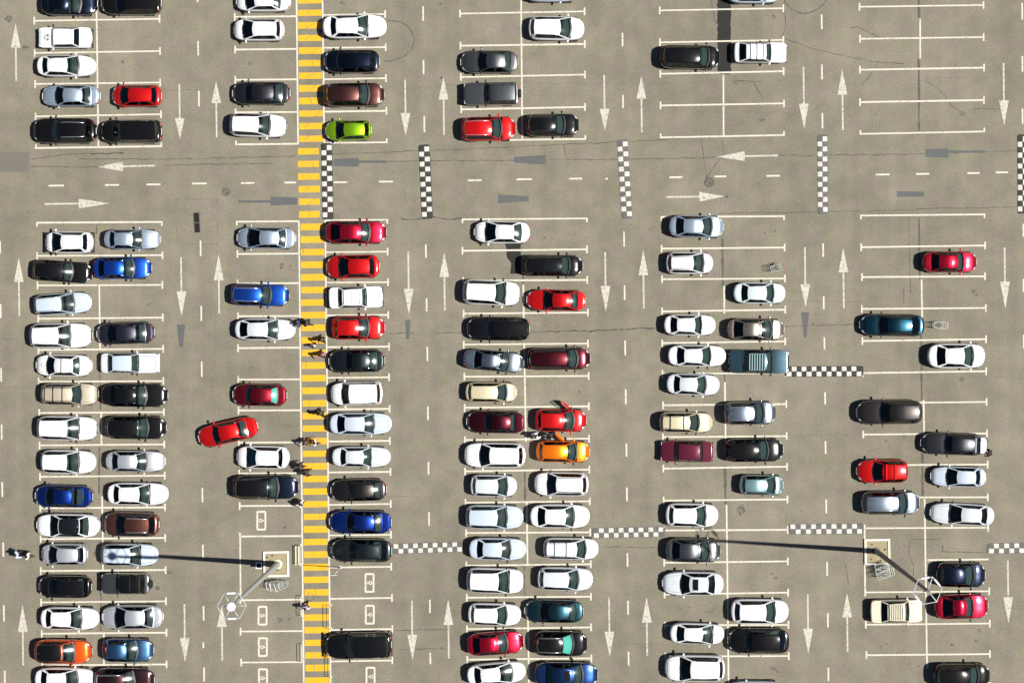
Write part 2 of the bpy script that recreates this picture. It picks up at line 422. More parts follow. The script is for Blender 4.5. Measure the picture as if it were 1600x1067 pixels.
# lane dashes
DASH = {308.6: [(0, 4)], 309.5: [(64.5, 87)], 310.7: [(142.6, 166.7)], 313.3: [(376, 400)], 314.4: [(478, 501.6)], 315.1: [(565, 588.6)], 316.2: [(762, 784)], 317: [(850.5, 872)],
        318: [(946, 969)], 317.6: [(1003, 1012)], 318.8: [(1042, 1064)], 0: [(377, 397)], 1: [(475, 497)], 1.6: [(575, 596)], 2.5: [(663, 687)], 3.5: [(753, 776)], 5: [(847, 869.5)], 6: [(945, 970)], 7.4: [(1047, 1067)],
        661: [(10.5, 33)], 661.7: [(94.5, 116.5)], 662.9: [(182, 207)], 665.3: [(382, 403)], 666.5: [(466, 486.5)], 667.6: [(542, 564)], 668.5: [(635, 656)], 669.4: [(721.5, 741)], 670.3: [(800, 821)], 671.6: [(936.5, 957)], 672.3: [(1019, 1037)],
        972.6: [(52, 73)], 973.3: [(149, 169)], 975: [(362, 385)], 975.8: [(446, 468.6)], 976.7: [(532, 555)], 977.6: [(608, 631.5)], 978.7: [(692.7, 713)], 979.4: [(761.5, 782.6)], 980.3: [(864, 885)], 981.2: [(938, 959.5)], 982: [(1017.5, 1039)],
        1283.7: [(23, 46)], 1284.2: [(101.5, 124.5)], 1284.9: [(177, 201)], 1286: [(380.5, 401.5)], 1286.9: [(463, 483)], 1288: [(527, 546)], 1289.1: [(612.7, 631.5)], 1289.8: [(689, 709)], 1290.9: [(780, 801.5)], 1292.3: [(877.5, 899)], 1293.4: [(957, 979.5)], 1294.3: [(1042.5, 1063.5)],
        1597.1: [(5, 31.5)], 1597.4: [(88, 113)], 1597.6: [(170, 194)], 1598.9: [(350, 370)], 1599.2: [(436, 457)], 1599.6: [(523, 545)]}
mb = MB()
for x, seg in DASH.items():
    for a, b in seg: pl(mb, (x, a), (x + 0.25, b), 2.5, Z_LINE)
for x0, x1, y in [(76, 100, 290.3), (164, 186, 289.3), (229, 250.7, 288.4), (300, 323, 287), (376.6, 397.5, 286.2), (444.6, 462.5, 285.5), (521.5, 542.5, 285), (592, 614, 284), (731, 752.5, 282), (807, 831, 280.4), (889, 909.6, 279.4), (946, 950, 279.6),
                  (1046, 1066, 277.2), (1116.5, 1135, 276), (1197.6, 1218.7, 275), (1368, 1389.7, 273), (1431, 1452, 272), (1511.6, 1530.5, 270.7), (1556, 1575, 269.6)]:
    pl(mb, (x0, y + .15), (x1, y - .15), 2.6, Z_LINE)
tag(mb.build('lane_dashes', M_WHITE), 'short cream painted dashes along the driving lanes', 'road marking', kind='structure')

def arrow(tip, base, tail, hw=7.6, sw=2.6, mat=None):
    T, B, A = P(*tip), P(*base), P(*tail)
    d = (T - A).normalized(); n = Vector((-d.y, d.x, 0))
    h, s = hw / 20.0, sw / 40.0
    z = Vector((0, 0, Z_LINE))
    mb = MB()
    mb.add([T + z, B + n * h + z, B + n * s + z, A + n * s + z, A - n * s + z, B - n * s + z, B - n * h + z],
           [(0, 1, 2, 5, 6), (2, 3, 4, 5)])
    tag(mb.build('lane_arrow', mat or M_ARROW), 'cream painted direction arrow on a driving lane', 'road marking', 'painted lane arrows', kind='structure')
for x, tip, base, tail in [(24.4, 37, 75, 127), (337.6, 127, 161.5, 215), (692.8, 120, 156, 211), (1001.9, 119.4, 154.7, 207), (1316, 108, 148.7, 204),
                           (29.2, 402, 440.6, 493.5), (341.6, 397.5, 438, 490), (694, 394, 433, 485), (1005, 390, 430, 482), (1317.5, 387, 425.5, 482),
                           (35.3, 944, 986.7, 1039), (346.4, 946, 979, 1031.7), (700.3, 936, 975.7, 1028), (1010.3, 932, 972, 1024), (1323.4, 926, 964, 1017.6)]:
    arrow((x, tip), (x + .3, base), (x + 1.0, tail))
for x, tail, base, tip in [(280.2, 132, 185, 218), (633, 124.4, 177, 213), (944, 117.4, 170.5, 205), (1255.4, 104.6, 162.4, 202), (1568, 99, 157.4, 197),
                           (282.8, 402, 455.3, 495), (637.9, 393.4, 451.5, 491.5), (945.5, 394.3, 447, 487.6), (1257.6, 386.4, 444.5, 480), (1569.6, 387, 440, 483),
                           (288.1, 943.5, 996.2, 1033.5), (643.5, 938, 991.2, 1030.3), (951.6, 933.4, 986.3, 1026), (1262, 928, 981.7, 1020.5), (1574.7, 875.4, 932.7, 973)]:
    arrow((x + 1.1, tip), (x + .6, base), (x, tail))
arrow((153, 261), (192, 260.3), (242, 259)); arrow((171.6, 318), (123, 318.3), (69.7, 319))
arrow((1121, 245.2), (1163.5, 244.3), (1215.5, 243.2)); arrow((1132, 307), (1092.8, 307.5), (1040.5, 308))

mb = MB()
def trap(x0, h0, x1, h1, y, z=0.004): mb.quad(P(x0, y + h0, z), P(x1, y + h1, z), P(x1, y - h1, z), P(x0, y - h0, z))
def vtrap(x, y0, h0, y1, h1, z=0.004): mb.quad(P(x - h0, y0, z), P(x - h1, y1, z), P(x + h1, y1, z), P(x + h0, y0, z))
trap(521.6, 5.5, 560.5, 7, 254); trap(560.5, 2, 604.8, 2, 253); trap(372.5, 2, 422.8, 2, 315); trap(422.8, 7, 464.5, 5.5, 314.5)
trap(803, 4.5, 853, 7.5, 250); trap(778, 7, 826, 4, 310.8); trap(1446, 6, 1482, 7.5, 239.5); trap(1482, 2, 1539, 2, 237.3); trap(1401.5, 4.3, 1444, 4.3, 303.5)
vtrap(282.9, 507, 6.5, 542, 3); vtrap(637, 500, 4.2, 530, 2.5); vtrap(1258, 488, 6.2, 527, 2)
tag(mb.build('blacked_out_arrows', M_BLACKED), 'old lane arrows painted over in dark grey', 'road marking', kind='structure')
mb = MB(); mb.quad(P(-30, 268, .003), P(45, 269, .003), P(46.5, 238, .003), P(-30, 238, .003))
tag(mb.build('asphalt_patch', paint_mark('patch_asphalt', (0.125, 0.115, 0.094), (0.15, 0.14, 0.115), 0.30)), 'darker rectangular repair patch in the asphalt', 'ground', kind='structure')

# accessible bay symbols
for (x, y, s) in [(408.4, 813, 1), (410.2, 961.3, 1), (410.7, 1010.3, 1), (410.9, 1058.9, 1), (577.4, 910.2, -1), (577.8, 959.7, -1), (579, 1056.4, -1)]:
    mb = MB()
    def rrect(hw, hh, r):
        o = []
        for cx, cy, a0 in ((hw - r, hh - r, 0), (-hw + r, hh - r, 90), (-hw + r, -hh + r, 180), (hw - r, -hh + r, 270)):
            for k in range(4):
                a = R(a0 + 30 * k); o.append((cx + math.cos(a) * r, cy + math.sin(a) * r))
        return o
    oo, ii = rrect(7.7, 15.4, 2.6), rrect(4.9, 12.4, .8)
    n = len(oo)
    mb.add([P(x + a, y + b, Z_LINE) for a, b in oo + ii], [(k, (k + 1) % n, n + (k + 1) % n, n + k) for k in range(n)])
    n = 14
    ring = [(math.cos(2 * math.pi * k / n), math.sin(2 * math.pi * k / n)) for k in range(n)]
    mb.add([P(x - s * 1.3 + a * 3.0, y + b * 3.0, Z_LINE) for a, b in ring] + [P(x - s * 1.3 + a * 1.5, y + b * 1.5, Z_LINE) for a, b in ring],
           [(k, (k + 1) % n, n + (k + 1) % n, n + k) for k in range(n)])
    pl(mb, (x + s * 1.5, y), (x + s * 4.2, y), 1.4, Z_TICK)
    pl(mb, (x + s * 2.6, y - 1.6), (x + s * 2.6, y + 1.6), 1.0, Z_MID)
    tag(mb.build('bay_symbol', M_WHITE), 'cream framed accessible-bay symbol painted on the asphalt', 'road marking', 'painted bay symbols', kind='structure')

# cracks, seams, stains
CR = [[(48, 248), (112, 241), (193, 239)], [(124, 249), (280, 249), (462, 244)], [(48, 260.5), (155, 261.6), (242, 259)],
      [(260, 258.7), (321, 257), (426, 255.5)], [(520.5, 240.7), (592, 238.4), (655, 235.7), (760, 232)], [(606, 252.6), (723, 251), (803, 251)],
      [(760, 232), (806, 229), (960, 222.7), (1065, 217)], [(857.7, 249.2), (959, 249.7), (1048, 248), (1118, 246)], [(881, 226.7), (883.5, 246), (891, 249)],
      [(1216.7, 243.6), (1400, 241.4), (1450, 241), (1592, 236)], [(1354, 330), (1455, 325.7), (1522, 325), (1588, 323.5)], [(1120, 334), (1284, 331), (1345, 330)],
      [(604, 520.5), (646, 519.8)], [(680, 520.5), (728, 519)], [(1226, 509.7), (1343, 507)], [(1420, 339), (1421, 395), (1423, 458)], [(1412, 452), (1412, 474)],
      [(1445, 127), (1468, 140), (1490, 168), (1505, 177)], [(1520, 171), (1562, 170)], [(1328, 44), (1340, 43), (1360, 52), (1376, 61)],
      [(1225.7, 0), (1227.5, 40), (1222, 58)], [(1228, 61), (1259, 73), (1286, 80), (1329, 90), (1372, 98), (1412, 100)], [(1372, 98), (1368, 107), (1345, 135)],
      [(1110, 0), (1119, 40)], [(1128, 0 + 220), (1131, 240), (1104, 278)], [(1178, 130), (1192, 155)], [(1150, 127), (1190, 127)],
      [(1321, 880), (1326, 912)],
      [(1422, 843), (1420, 865), (1428, 885), (1427, 900)], [(1424, 842), (1470, 842)], [(1472, 862), (1545, 862)], [(1473, 852), (1472, 862)], [(945, 854), (1022, 855)], [(606, 985), (700, 983)], [(624, 1013.5), (698, 1013)], [(1095, 216), (1098, 236), (1105, 280)]]
mb = MB()
for c in CR: jag(mb, c, 1.1, 0.003)
tag(mb.build('asphalt_cracks', M_CRACK), 'thin dark cracks wandering across the asphalt', 'ground', kind='structure')
mb = MB()
for c in [[(826, 518), (923, 517), (960, 515), (1000, 513), (1024, 512.5)], [(627, 342.6), (637, 343.7), (660, 341.5), (682.4, 339), (696, 342.6), (722, 341.5)], [(140, 241), (193, 239)], [(1145, 127), (1152, 132)]]:
    jag(mb, c, 2.0, 0.0032, 5, 1.0)
tag(mb.build('wide_asphalt_cracks', M_CRACK), 'wider dark cracks crossing the driving lanes', 'ground', kind='structure')
mb = MB()
for c in [[(0, 530), (38, 529.5)], [(241, 525.5), (332, 524), (357, 525.5)], [(327.5, 440), (337.6, 492), (335, 523), (336.5, 575), (330, 615)], [(608, 577), (723, 577)], [(1228, 470.4), (1345, 471.5)],
          [(1443.7, 588.4), (1554, 588.4), (1600, 591)], [(0, 139), (60, 140)], [(260, 141), (361, 141)], [(597, 136), (687, 136)], [(680, 132.7), (720, 132)], [(817, 130), (960, 131.6), (1030, 130), (1120, 128)],
          [(605, 775), (700, 776)], [(274, 312), (275, 352), (279, 382)], [(279, 382), (341, 381)], [(341, 381), (340, 345), (339, 312)], [(339, 312), (274, 312)], [(672, 780), (672, 850)], [(280, 610), (330, 612)], [(1230, 680), (1345, 679)], [(950, 1007), (1040, 1006)], [(965, 965), (1000, 960)], [(990, 915), (1020, 911)], [(1270, 951), (1310, 950)], [(1160, 177), (1250, 175)], [(1445, 123), (1550, 121)], [(40, 331), (56, 332)], [(0, 605), (56, 606)]]:
    jag(mb, c, 1.0, 0.0028)
tag(mb.build('faint_asphalt_cracks', M_FAINT), 'faint hairline joints in the asphalt', 'ground', kind='structure')
mb = MB()
for c, w in [([(1435.8, -5), (1436, 28)], 3.6), ([(1435.6, 92), (1436, 205)], 3.6), ([(1435.8, 340), (1437, 437)], 3.4), ([(1439, 498), (1440.3, 625)], 4.2), ([(1441, 680), (1441.8, 778)], 4.2),
             ([(1128.6, 372), (1129.4, 447)], 4), ([(1132.8, 728), (1133.4, 787)], 4.4), ([(1132, 585), (1132.4, 598)], 4), ([(151.5, 350), (150.6, 366)], 2), ([(155.2, 548), (157, 640)], 2.4), ([(155.2, 699), (154.7, 772)], 2.6), ([(157.4, 891), (157.4, 985)], 2.6),
             ([(820, 738), (820.4, 784)], 2.6), ([(819, 884), (820, 935)], 2.2), ([(817, 425), (817.5, 444)], 2.4)]:
    jag(mb, c, w, 0.0034, 9, .3)
tag(mb.build('tar_sealed_seams', M_SEAM), 'straight dark tar seams between facing bays', 'ground', kind='structure')
def blob(mb, x, y, r, z, jitter=.35, asp=1.0, n=14):
    a0 = rng.random() * 6
    mb.add([P(x + math.cos(a0 + 2 * math.pi * k / n) * r * asp * rng.uniform(1 - jitter, 1 + jitter), y + math.sin(a0 + 2 * math.pi * k / n) * r * rng.uniform(1 - jitter, 1 + jitter), z) for k in range(n)], [tuple(reversed(range(n)))])
mb = MB()
for i, (x, y, r) in enumerate([(191, 97, 2.6), (230, 59, 1.3), (389, 100, 2.5), (440, 415, 4), (454, 416, 1.2), (392, 573, 2.4), (397, 577, 1.6), (445, 665, 2.2), (452, 665, 1.7), (445, 824, 2.6), (437, 968, 4), (451, 967, 2.2), (233, 475, 2.2), (1157, 796, 8), (1521, 455, 3.2), (1525, 461, 1.8),
                  (1504, 592, 4.2), (1505, 178, 3.6), (1523, 172, 2), (1367, 180, 1.5), (1448, 181, 1.2), (1209, 27, 3), (1190, 187, 3), (1211, 980, 0.1), (1213, 902, 2.4), (1206, 896, 1.8), (1209, 1044, 3.2), (1215, 1049, 2), (1487, 1006.5, 2.8), (1420, 1037.5, 2.4), (1434.5, 1040, 1.6), (1252, 797.5, 1.8),
                  (1195, 365, 1.7), (1211, 361, 1.5), (1361, 354, 2), (1412.5, 682, 3.6), (1372, 701, 1.5), (1385, 688, 2), (1064, 950, 2.2), (1104, 955, 2.4), (1116, 950, 1.4), (245.5, 918, 3.4), (265, 893, 4), (887, 611, 1.4), (905, 612, 2), (836, 85, 1.4), (785, 48, 1.2), (880, 147, 1.2), (1099, 40, 1), (535, 5, 3),
                  (712, 264, 1), (850, 371, 1.3), (898, 365, 1.2), (1276, 493, 1.6), (1270, 505, 1.2), (1112, 955, 1.5), (40, 75, 4), (14, 30, 5), (470, 120, 1.2), (688, 7, 2.2), (690, 122, 2.6), (1377, 1010, 2), (1166, 340, .9), (1088, 575, .9), (1385, 1005, 1.8), (640, 986, 1.4), (690, 1012, 1.6), (1165, 1060, 2), (1075, 947, 1.6), (480, 955, .8), (1530, 985, 3), (1525, 1000, 2.6), (1235, 855, 1), (1528, 645, 2.2)]):
    blob(mb, x, y, r, 0.0036 + 0.0001 * (i % 5), .4, rng.uniform(.8, 1.5))
tag(mb.build('oil_stains', M_STAIN), 'small dark oil drips scattered over the bays', 'ground', kind='structure')
mb = MB()
for i in range(110):     # chewed specks and grit
    blob(mb, rng.uniform(0, 1600), rng.uniform(0, 1067), rng.uniform(.35, .9), 0.0042, .4)
tag(mb.build('grit_specks', M_STAIN), 'tiny dark specks of grit on the asphalt', 'ground', kind='structure')
mb = MB()
ys = [-8] + [4 * k for k in range(1, 29)] + [117]
Lp = [P(1121 + rng.uniform(-.9, .9), y, .0045) for y in ys]; Rp = [P(1142 + rng.uniform(-1, 1), y, .0045) for y in ys]
Lp[-1] = P(1124, 116, .0045); Rp[-1] = P(1139, 117, .0045)
mb.add(Lp + Rp, [(i + 1, i + 1 + len(ys), i + len(ys), i) for i in range(len(ys) - 1)])
tag(mb.build('tar_strip', M_TAR), 'black strip of tar with ragged edges between the uppermost bays', 'ground', kind='structure')
mb = MB()
outl = [(787, 372), (813.5, 372), (814, 428), (797, 428), (798, 419), (799, 412), (796, 407), (793, 404), (791, 398), (792, 390), (790, 384)]
mb.add([P(x, y, .0045) for x, y in outl], [tuple(reversed(range(len(outl))))])
tag(mb.build('tar_patch', M_TAR), 'black ragged tar patch behind a black sedan', 'ground', kind='structure')
mb = MB()
jag(mb, [(606, 32.6), (622, 34), (635, 40), (643, 49), (647.6, 60.7), (646.5, 70), (642, 78.7), (634, 87), (624, 92), (612, 95.5), (599, 96.7)], 2.0, .003, 4, .15)
jag(mb, [(1225, -2), (1230, 8), (1237, 15), (1246, 20), (1255, 21.8), (1266, 20.5), (1277, 15), (1286, 8), (1294, -2)], 2.0, .003, 4, .15)
tag(mb.build('tyre_marks', M_TYRE_MARK), 'curved dark tyre skid marks on the driving lanes', 'ground', kind='structure')

# manholes and drain
def manhole(x, y, r, label, mat):
    root = empty('manhole', P(x, y, 0))
    tag(root, label, 'manhole cover', 'manhole covers')
    a = MB(); a.tube([(0, 0, 0.001), (0, 0, 0.012)], r, 24); a.build('rim', mat, root)
    b = MB(); b.tube([(0, 0, 0.012), (0, 0, 0.016)], r * .72, 24)
    lid = b.build('lid', M_STAIN, root)
    c = MB(); c.tube([(0, 0, 0.016), (0, 0, 0.02)], r * .2, 12); c.build('hub', mat, lid)
M_IRON = simple('worn_iron', (0.105, 0.098, 0.08), 0.8, 0.1, .25, 8)
M_IRONB = simple('rusty_iron', (0.075, 0.066, 0.052), 0.8, 0.1, .3, 8)
manhole(353.2, 300, .35, 'round grey manhole cover in the cross lane near blacked-out arrow', M_IRON)
manhole(1108, 285, .38, 'round dark manhole cover below a cream arrow in the cross lane', M_IRONB)
manhole(1136, 307, .13, 'tiny round iron cover at the tip of a cream arrow', M_IRONB)
root = empty('drain_grate', P(307.5, 348, 0)); root.rotation_euler = (0, 0, R(3.5))
tag(root, 'dark rectangular drain grate in two halves set in the asphalt', 'drain')
a = MB()
for sx in (-1, 1): a.box((sx * .23, 0, .006), (.06, 1.62, .012))
a.box((0, 0, .0065), (.4, .05, .013)); a.build('frame', M_IRON, root)
for sy in (-1, 1):
    a = MB(); a.box((0, sy * .4, .004), (.39, .74, .008)); gr = a.build('grating', M_PIT, root)
    b = MB()
    for k in range(7): b.box((0, sy * .4 + (k - 3) * .1, .0095), (.36, .018, .003))
    b.build('grating_bars', M_BLACKMETAL, gr)
mb = MB()
for x, y, w in [(296.5, 336.5, 3.4), (313.5, 334.8, 4), (298.2, 363, 3.6)]: pl(mb, (x - w / 2, y), (x + w / 2, y - .2), 1.4, .004)
tag(mb.build('drain_kerb_marks', M_STAIN), 'small dark notches beside the drain grate', 'ground', kind='structure')
mb = MB()
n = 24
mb.add([P(485 + math.cos(2 * math.pi * k / n) * 6.2, 932.5 + math.sin(2 * math.pi * k / n) * 6.2, .019) for k in range(n)] + [P(485 + math.cos(2 * math.pi * k / n) * 5.4, 932.5 + math.sin(2 * math.pi * k / n) * 5.4, .019) for k in range(n)],
       [(k, (k + 1) % n, n + (k + 1) % n, n + k) for k in range(n)])
tag(mb.build('painted_over_cover_ring', M_STAIN), 'thin dark ring of a cover on the yellow crossing', 'ground', kind='structure')

# ------------------------------------------------------------------ speed bumps
def speed_bump(a, b, w, n, first, label, dark):
    """low hump between picture points a and b, w px wide, n checks long in two lanes"""
    A, B = P(*a), P(*b)
    d = B - A; L = d.length; d.normalize()
    root = empty('speed_bump', A, math.atan2(d.y, d.x))
    tag(root, label, 'speed bump', 'checkered speed bumps')
    W = w / 20.0
    prof = [(-.5, .003), (-.40, .028), (-.2, .046), (0, .05), (.2, .046), (.40, .028), (.5, .003)]
    vs, fs = [], []
    st = [-.16, -.04] + [L * i / 8 for i in range(9)] + [L + .04, L + .16]
    for i, x in enumerate(st):
        k = 0.25 if i in (0, len(st) - 1) else 1.0
        ws = .8 if i in (0, len(st) - 1) else 1.06
        for y, z in prof: vs.append((x, y * W * ws, z * k))
    m = len(prof)
    for i in range(len(st) - 1):
        for j in range(m - 1): fs.append((i * m + j, (i + 1) * m + j, (i + 1) * m + j + 1, i * m + j + 1))
    obj('hump', mesh_from('hump', vs, fs, True), dark, root)
    def hz(y):
        y /= W
        for (y0, z0), (y1, z1) in zip(prof[:-1], prof[1:]):
            y0 *= 1.06; y1 *= 1.06
            if y0 <= y <= y1: return z0 + (z1 - z0) * (y - y0) / (y1 - y0)
        return .003
    mb = MB(); c = L / n
    for i in range(n):
        s = 1 if (i + first) % 2 == 0 else -1
        lo, hi = (.03 * W, .47 * W) if s > 0 else (-.47 * W, -.03 * W)
        ygs = [lo + (hi - lo) * q / 4 for q in range(5)]
        x0, x1 = i * c + .01 + rng.uniform(-.01, .01), (i + 1) * c - .01 + rng.uniform(-.01, .01)
        base = len(mb.v)
        mb.v += [Vector((x, y, hz(y) + .004)) for x in (x0, x1) for y in ygs]
        mb.f += [(base + q, base + 5 + q, base + 6 + q, base + 1 + q) for q in range(4)]
    mb.build('white_checks', M_CHKW, root)
SB = 'checkered low speed bump '
speed_bump((510.2, 227), (512.2, 340), 17, 14, 0, SB + 'beside the yellow crossing in the cross lane', M_CHKD)
speed_bump((662.5, 229.5), (667.5, 339), 17, 14, 0, SB + 'across the lane between the fourth and fifth car rows', M_CHKD)
speed_bump((972.5, 221.5), (979.5, 338.5), 17, 15, 0, SB + 'across the lane after the sixth row, cross lane', M_CHKG)
speed_bump((1284.8, 213.5), (1285.5, 331.5), 16, 15, 0, SB + 'of paired white squares between two empty upper bay blocks', M_CHKG)
speed_bump((1597.6, 213.5), (1597.8, 331), 16, 14, 0, SB + 'half cut off at the edge of the lot', M_CHKD)
speed_bump((615, 857), (722, 853.8), 15.6, 14, 0, SB + 'below a blue sedan row leading to a white sedan', M_CHKG)
speed_bump((928, 832.4), (1036.5, 830.6), 15.6, 14, 1, SB + 'between a white estate with roof bars and dark silver sedan', M_CHKG)
speed_bump((1229, 580.4), (1346, 580.0), 16, 15, 1, SB + 'with black ends in front of the teal old sedan', M_CHKD)
speed_bump((1235, 826.4), (1347, 825.6), 16, 14, 0, SB + 'ending at the kerbed mast island', M_CHKG)
speed_bump((1545, 856.5), (1616, 855.5), 16, 9, 1, SB + 'near the black hatchback by the lot edge', M_CHKG)

# ------------------------------------------------------------------ cars
# shared small meshes
def ball_mesh(name, nu=12, nv=8, p=2.0):
    vs, fs = [], []
    for i in range(nv + 1):
        th = math.pi * i / nv
        for j in range(nu):
            ph = 2 * math.pi * j / nu
            f = lambda c: math.copysign(abs(c) ** (2 / p), c)
            vs.append((f(math.sin(th)) * f(math.cos(ph)), f(math.sin(th)) * f(math.sin(ph)), f(math.cos(th))))
    for i in range(nv):
        for j in range(nu):
            fs.append((i * nu + j, (i + 1) * nu + j, (i + 1) * nu + (j + 1) % nu, i * nu + (j + 1) % nu))
    return mesh_from(name, vs, fs, True)
ME_LAMP = ball_mesh('lamp', 12, 8, 2.6)
ME_MIRROR = ball_mesh('mirror', 12, 8, 3.5)
ME_SEATBOX = ball_mesh('seat', 12, 8, 5)
def wheel_meshes():
    t = MB()
    n = 20
    prof = [(.20, -.10), (.29, -.11), (.325, -.08), (.33, 0), (.325, .08), (.29, .11), (.20, .10)]
    vs, fs = [], []
    for k in range(n):
        a = 2 * math.pi * k / n
        for r, y in prof: vs.append((math.cos(a) * r, y, math.sin(a) * r))
    m = len(prof)
    for k in range(n):
        for j in range(m - 1):
            fs.append((k * m + j, k * m + j + 1, ((k + 1) % n) * m + j + 1, ((k + 1) % n) * m + j))
    tyre = mesh_from('tyre', vs, fs, True)
    r = MB()
    for s in (-1, 1):
        for k in range(5):
            a = 2 * math.pi * k / 5
            r.box((math.cos(a) * .11, s * .085, math.sin(a) * .11), (.19, .02, .06), 0, 1.0, -a)
        r.tube([(0, s * .07, 0), (0, s * .1, 0)], .055, 10)
    r.tube([(0, -.07, 0), (0, .07, 0)], .20, 20)
    return tyre, r.mesh('rim')
ME_TYRE, ME_RIM = wheel_meshes()

TYPES = {
 #         H     nose  cowl  rear  pf   pr   roofw  beltw  f: ws0, ws1, rw1, rw0
 'sedan': (1.47, .72, .98, 1.07, 4.2, 5.5, .315, .455, (.25, .43, .77, .88)),
 'hatch': (1.54, .76, 1.0, 1.04, 4.2, 8.0, .318, .455, (.20, .40, .885, .95)),
 'suv':   (1.72, .90, 1.10, 1.16, 5.0, 9.0, .325, .458, (.27, .45, .93, .975)),
 'wagon': (1.58, .76, 1.0, 1.06, 4.6, 9.0, .32, .456, (.25, .43, .93, .975)),
 'boxy':  (1.41, .80, .93, .93, 20., 22., .375, .46, (.25, .30, .70, .785)),
 'jeep':  (1.76, 1.0, 1.08, 1.10, 16., 24., .39, .465, (.36, .45, .93, .96)),
 'van':   (1.80, .86, 1.10, 1.10, 4.4, 18., .40, .462, (.21, .37, .955, .985)),
}
KIND = {'sedan': 'sedan_car', 'hatch': 'hatchback_car', 'suv': 'crossover_car', 'wagon': 'estate_car', 'boxy': 'boxy_sedan_car', 'jeep': 'off_road_car', 'van': 'minivan'}

def lerp(a, b, t): return a + (b - a) * t
def sm(t): t = max(0, min(1, t)); return t * t * (3 - 2 * t)

def build_car(loc, rz, L, W, typ, paint, fr, flags, label, roofcol=None):
    H, nose, cowl, rearz, pf, pr, rw, bw, _ = TYPES[typ]
    H += rng.uniform(-.03, .04)
    root = empty(KIND[typ], loc, rz)
    tag(root, label, 'car' if typ != 'van' else 'minivan', 'cars parked in the bays')
    pm = car_paint(paint)
    q = 3.0
    hl = L / 2
    f0, f1, r1, r0 = fr
    xf0, xf1, xr1, xr0 = hl - f0 * L, hl - f1 * L, hl - r1 * L, hl - r0 * L
    Z0 = .21
    def wid(x):
        t = x / hl
        p = pf if t > 0 else pr
        return W / 2 * max(1e-4, 1 - min(.9999, abs(t)) ** p) ** (1 / q) * (1 - .012 * abs(t))
    def ztop(x):
        if x > xf0: z = lerp(cowl, nose, ((x - xf0) / max(.05, hl - xf0)) ** 1.5)
        elif x > xr0: z = lerp(rearz, cowl, (x - xr0) / (xf0 - xr0))
        else: z = lerp(rearz, rearz - .05, (xr0 - x) / max(.05, hl + xr0))
        boxy = typ in ('boxy', 'jeep')
        ef = max(0, (x - (hl - (.12 if boxy else .42))) / (.12 if boxy else .42))
        er = max(0, (-x - (hl - (.10 if boxy else .22))) / (.10 if boxy else .22))
        return z - (.10 if boxy else .20) * ef ** 2.2 - (.05 if boxy else .08) * er ** 2.2
    # ---- lower body
    N = 34
    ts = []
    for i in range(N + 1):
        s = -1 + 2 * i / N
        ts.append(math.copysign(1 - (1 - abs(s)) ** 1.7, s) * .9985)
    half = [(.88, 0), (.96, .16), (.995, .42), (1.0, .60), (.985, .80), (.955, .92), (.90, .985), (.72, 1.012), (.45, 1.03), (.2, 1.037)]
    if typ in ('boxy', 'jeep'): half = [(.93, 0), (.985, .16), (1.0, .42), (1.0, .60), (.995, .82), (.985, .95), (.955, .995), (.72, 1.008), (.45, 1.014), (.2, 1.016)]
    sec = [(-y, z) for y, z in half] + [(0, half[-1][1])] + [(y, z) for y, z in reversed(half)]
    M = len(sec)
    vs = []
    for t in ts:
        x = t * hl; w, zt = wid(x), ztop(x)
        lift = .06 * max(0, abs(t) - .8) / .2
        for (fy, fz) in sec:
            z = Z0 + lift + (zt - Z0 - lift) * fz
            if fz > 1.0 and x > xf0 - .1:       # pressed ridges along the bonnet
                z += .010 * math.exp(-((abs(fy) - .52) / .10) ** 2) * (0 if typ == 'boxy' else 1) * min(1, (hl - x) / .5)
            vs.append((x, fy * w, z))
    body, bon, boot = [], [], []
    for i in range(N):
        xc = (ts[i] + ts[i + 1]) / 2 * hl
        xa, xb = ts[i] * hl, ts[i + 1] * hl
        for j in range(M - 1):
            inner = 7 <= j + .5 <= M - 8 or j in (6, M - 8)
            f = (i * M + j, (i + 1) * M + j, (i + 1) * M + j + 1, i * M + j + 1)
            top = 6 <= j <= M - 8
            if top and xa > xr0 + .02 and xb < xf0 - .02: continue
            if top and xa > xf0 - .25 and xb < hl - .16: bon.append(f)
            elif top and typ in ('sedan', 'boxy') and xb < xr0 + .1 and xa > -hl + .10: boot.append(f)
            else: body.append(f)
    body.append(tuple(range(M))); body.append(tuple(reversed(range(N * M, N * M + M))))
    def sub(fs):
        idx = sorted({i for f in fs for i in f}); mp = {a: b for b, a in enumerate(idx)}
        return [vs[i] for i in idx], [tuple(mp[i] for i in f) for f in fs]
    bodyV, bodyF = sub(body)
    # ---- greenhouse
    svb = [0, .05, .16, .30, .44, .50, .54, .68, .82, .93, 1.0]
    vvb = [-1, -.955, -.8, -.4, 0, .4, .8, .955, 1]
    crown = .045
    def roof_hw(s):
        w = rw * W * (1 + .03 * math.sin(math.pi * min(1, s * 1.1))) * lerp(1.0, .95, s)
        return min(w, wid(lerp(xf1, xr1, s)) * .93)
    def roof_z(s, v):
        z = H - .11 * max(0, 1 - s / .42) ** 2 - (.10 if typ == 'sedan' else .07) * max(0, (s - .45) / .55) ** 2
        if typ in ('boxy', 'jeep', 'van'): z = H - .035 * max(0, 1 - s / .25) ** 2 - .03 * max(0, (s - .7) / .3) ** 2
        z -= .045 * (2 * s - 1) ** 2
        return z - crown * abs(v) ** 2.6 - .015 * (abs(v) > .97)
    boxf = .3 if typ in ('boxy', 'jeep') else 1.0
    def roof_pt(s, v):
        x = lerp(xf1 - .09 * boxf * v * v, xr1 + .05 * boxf * v * v, s)
        return Vector((x, v * roof_hw(s), roof_z(s, v)))
    def belt_hw(s):
        x = lerp(xf0 - .10, xr0, s)
        return min(bw * W, wid(x) * .935)
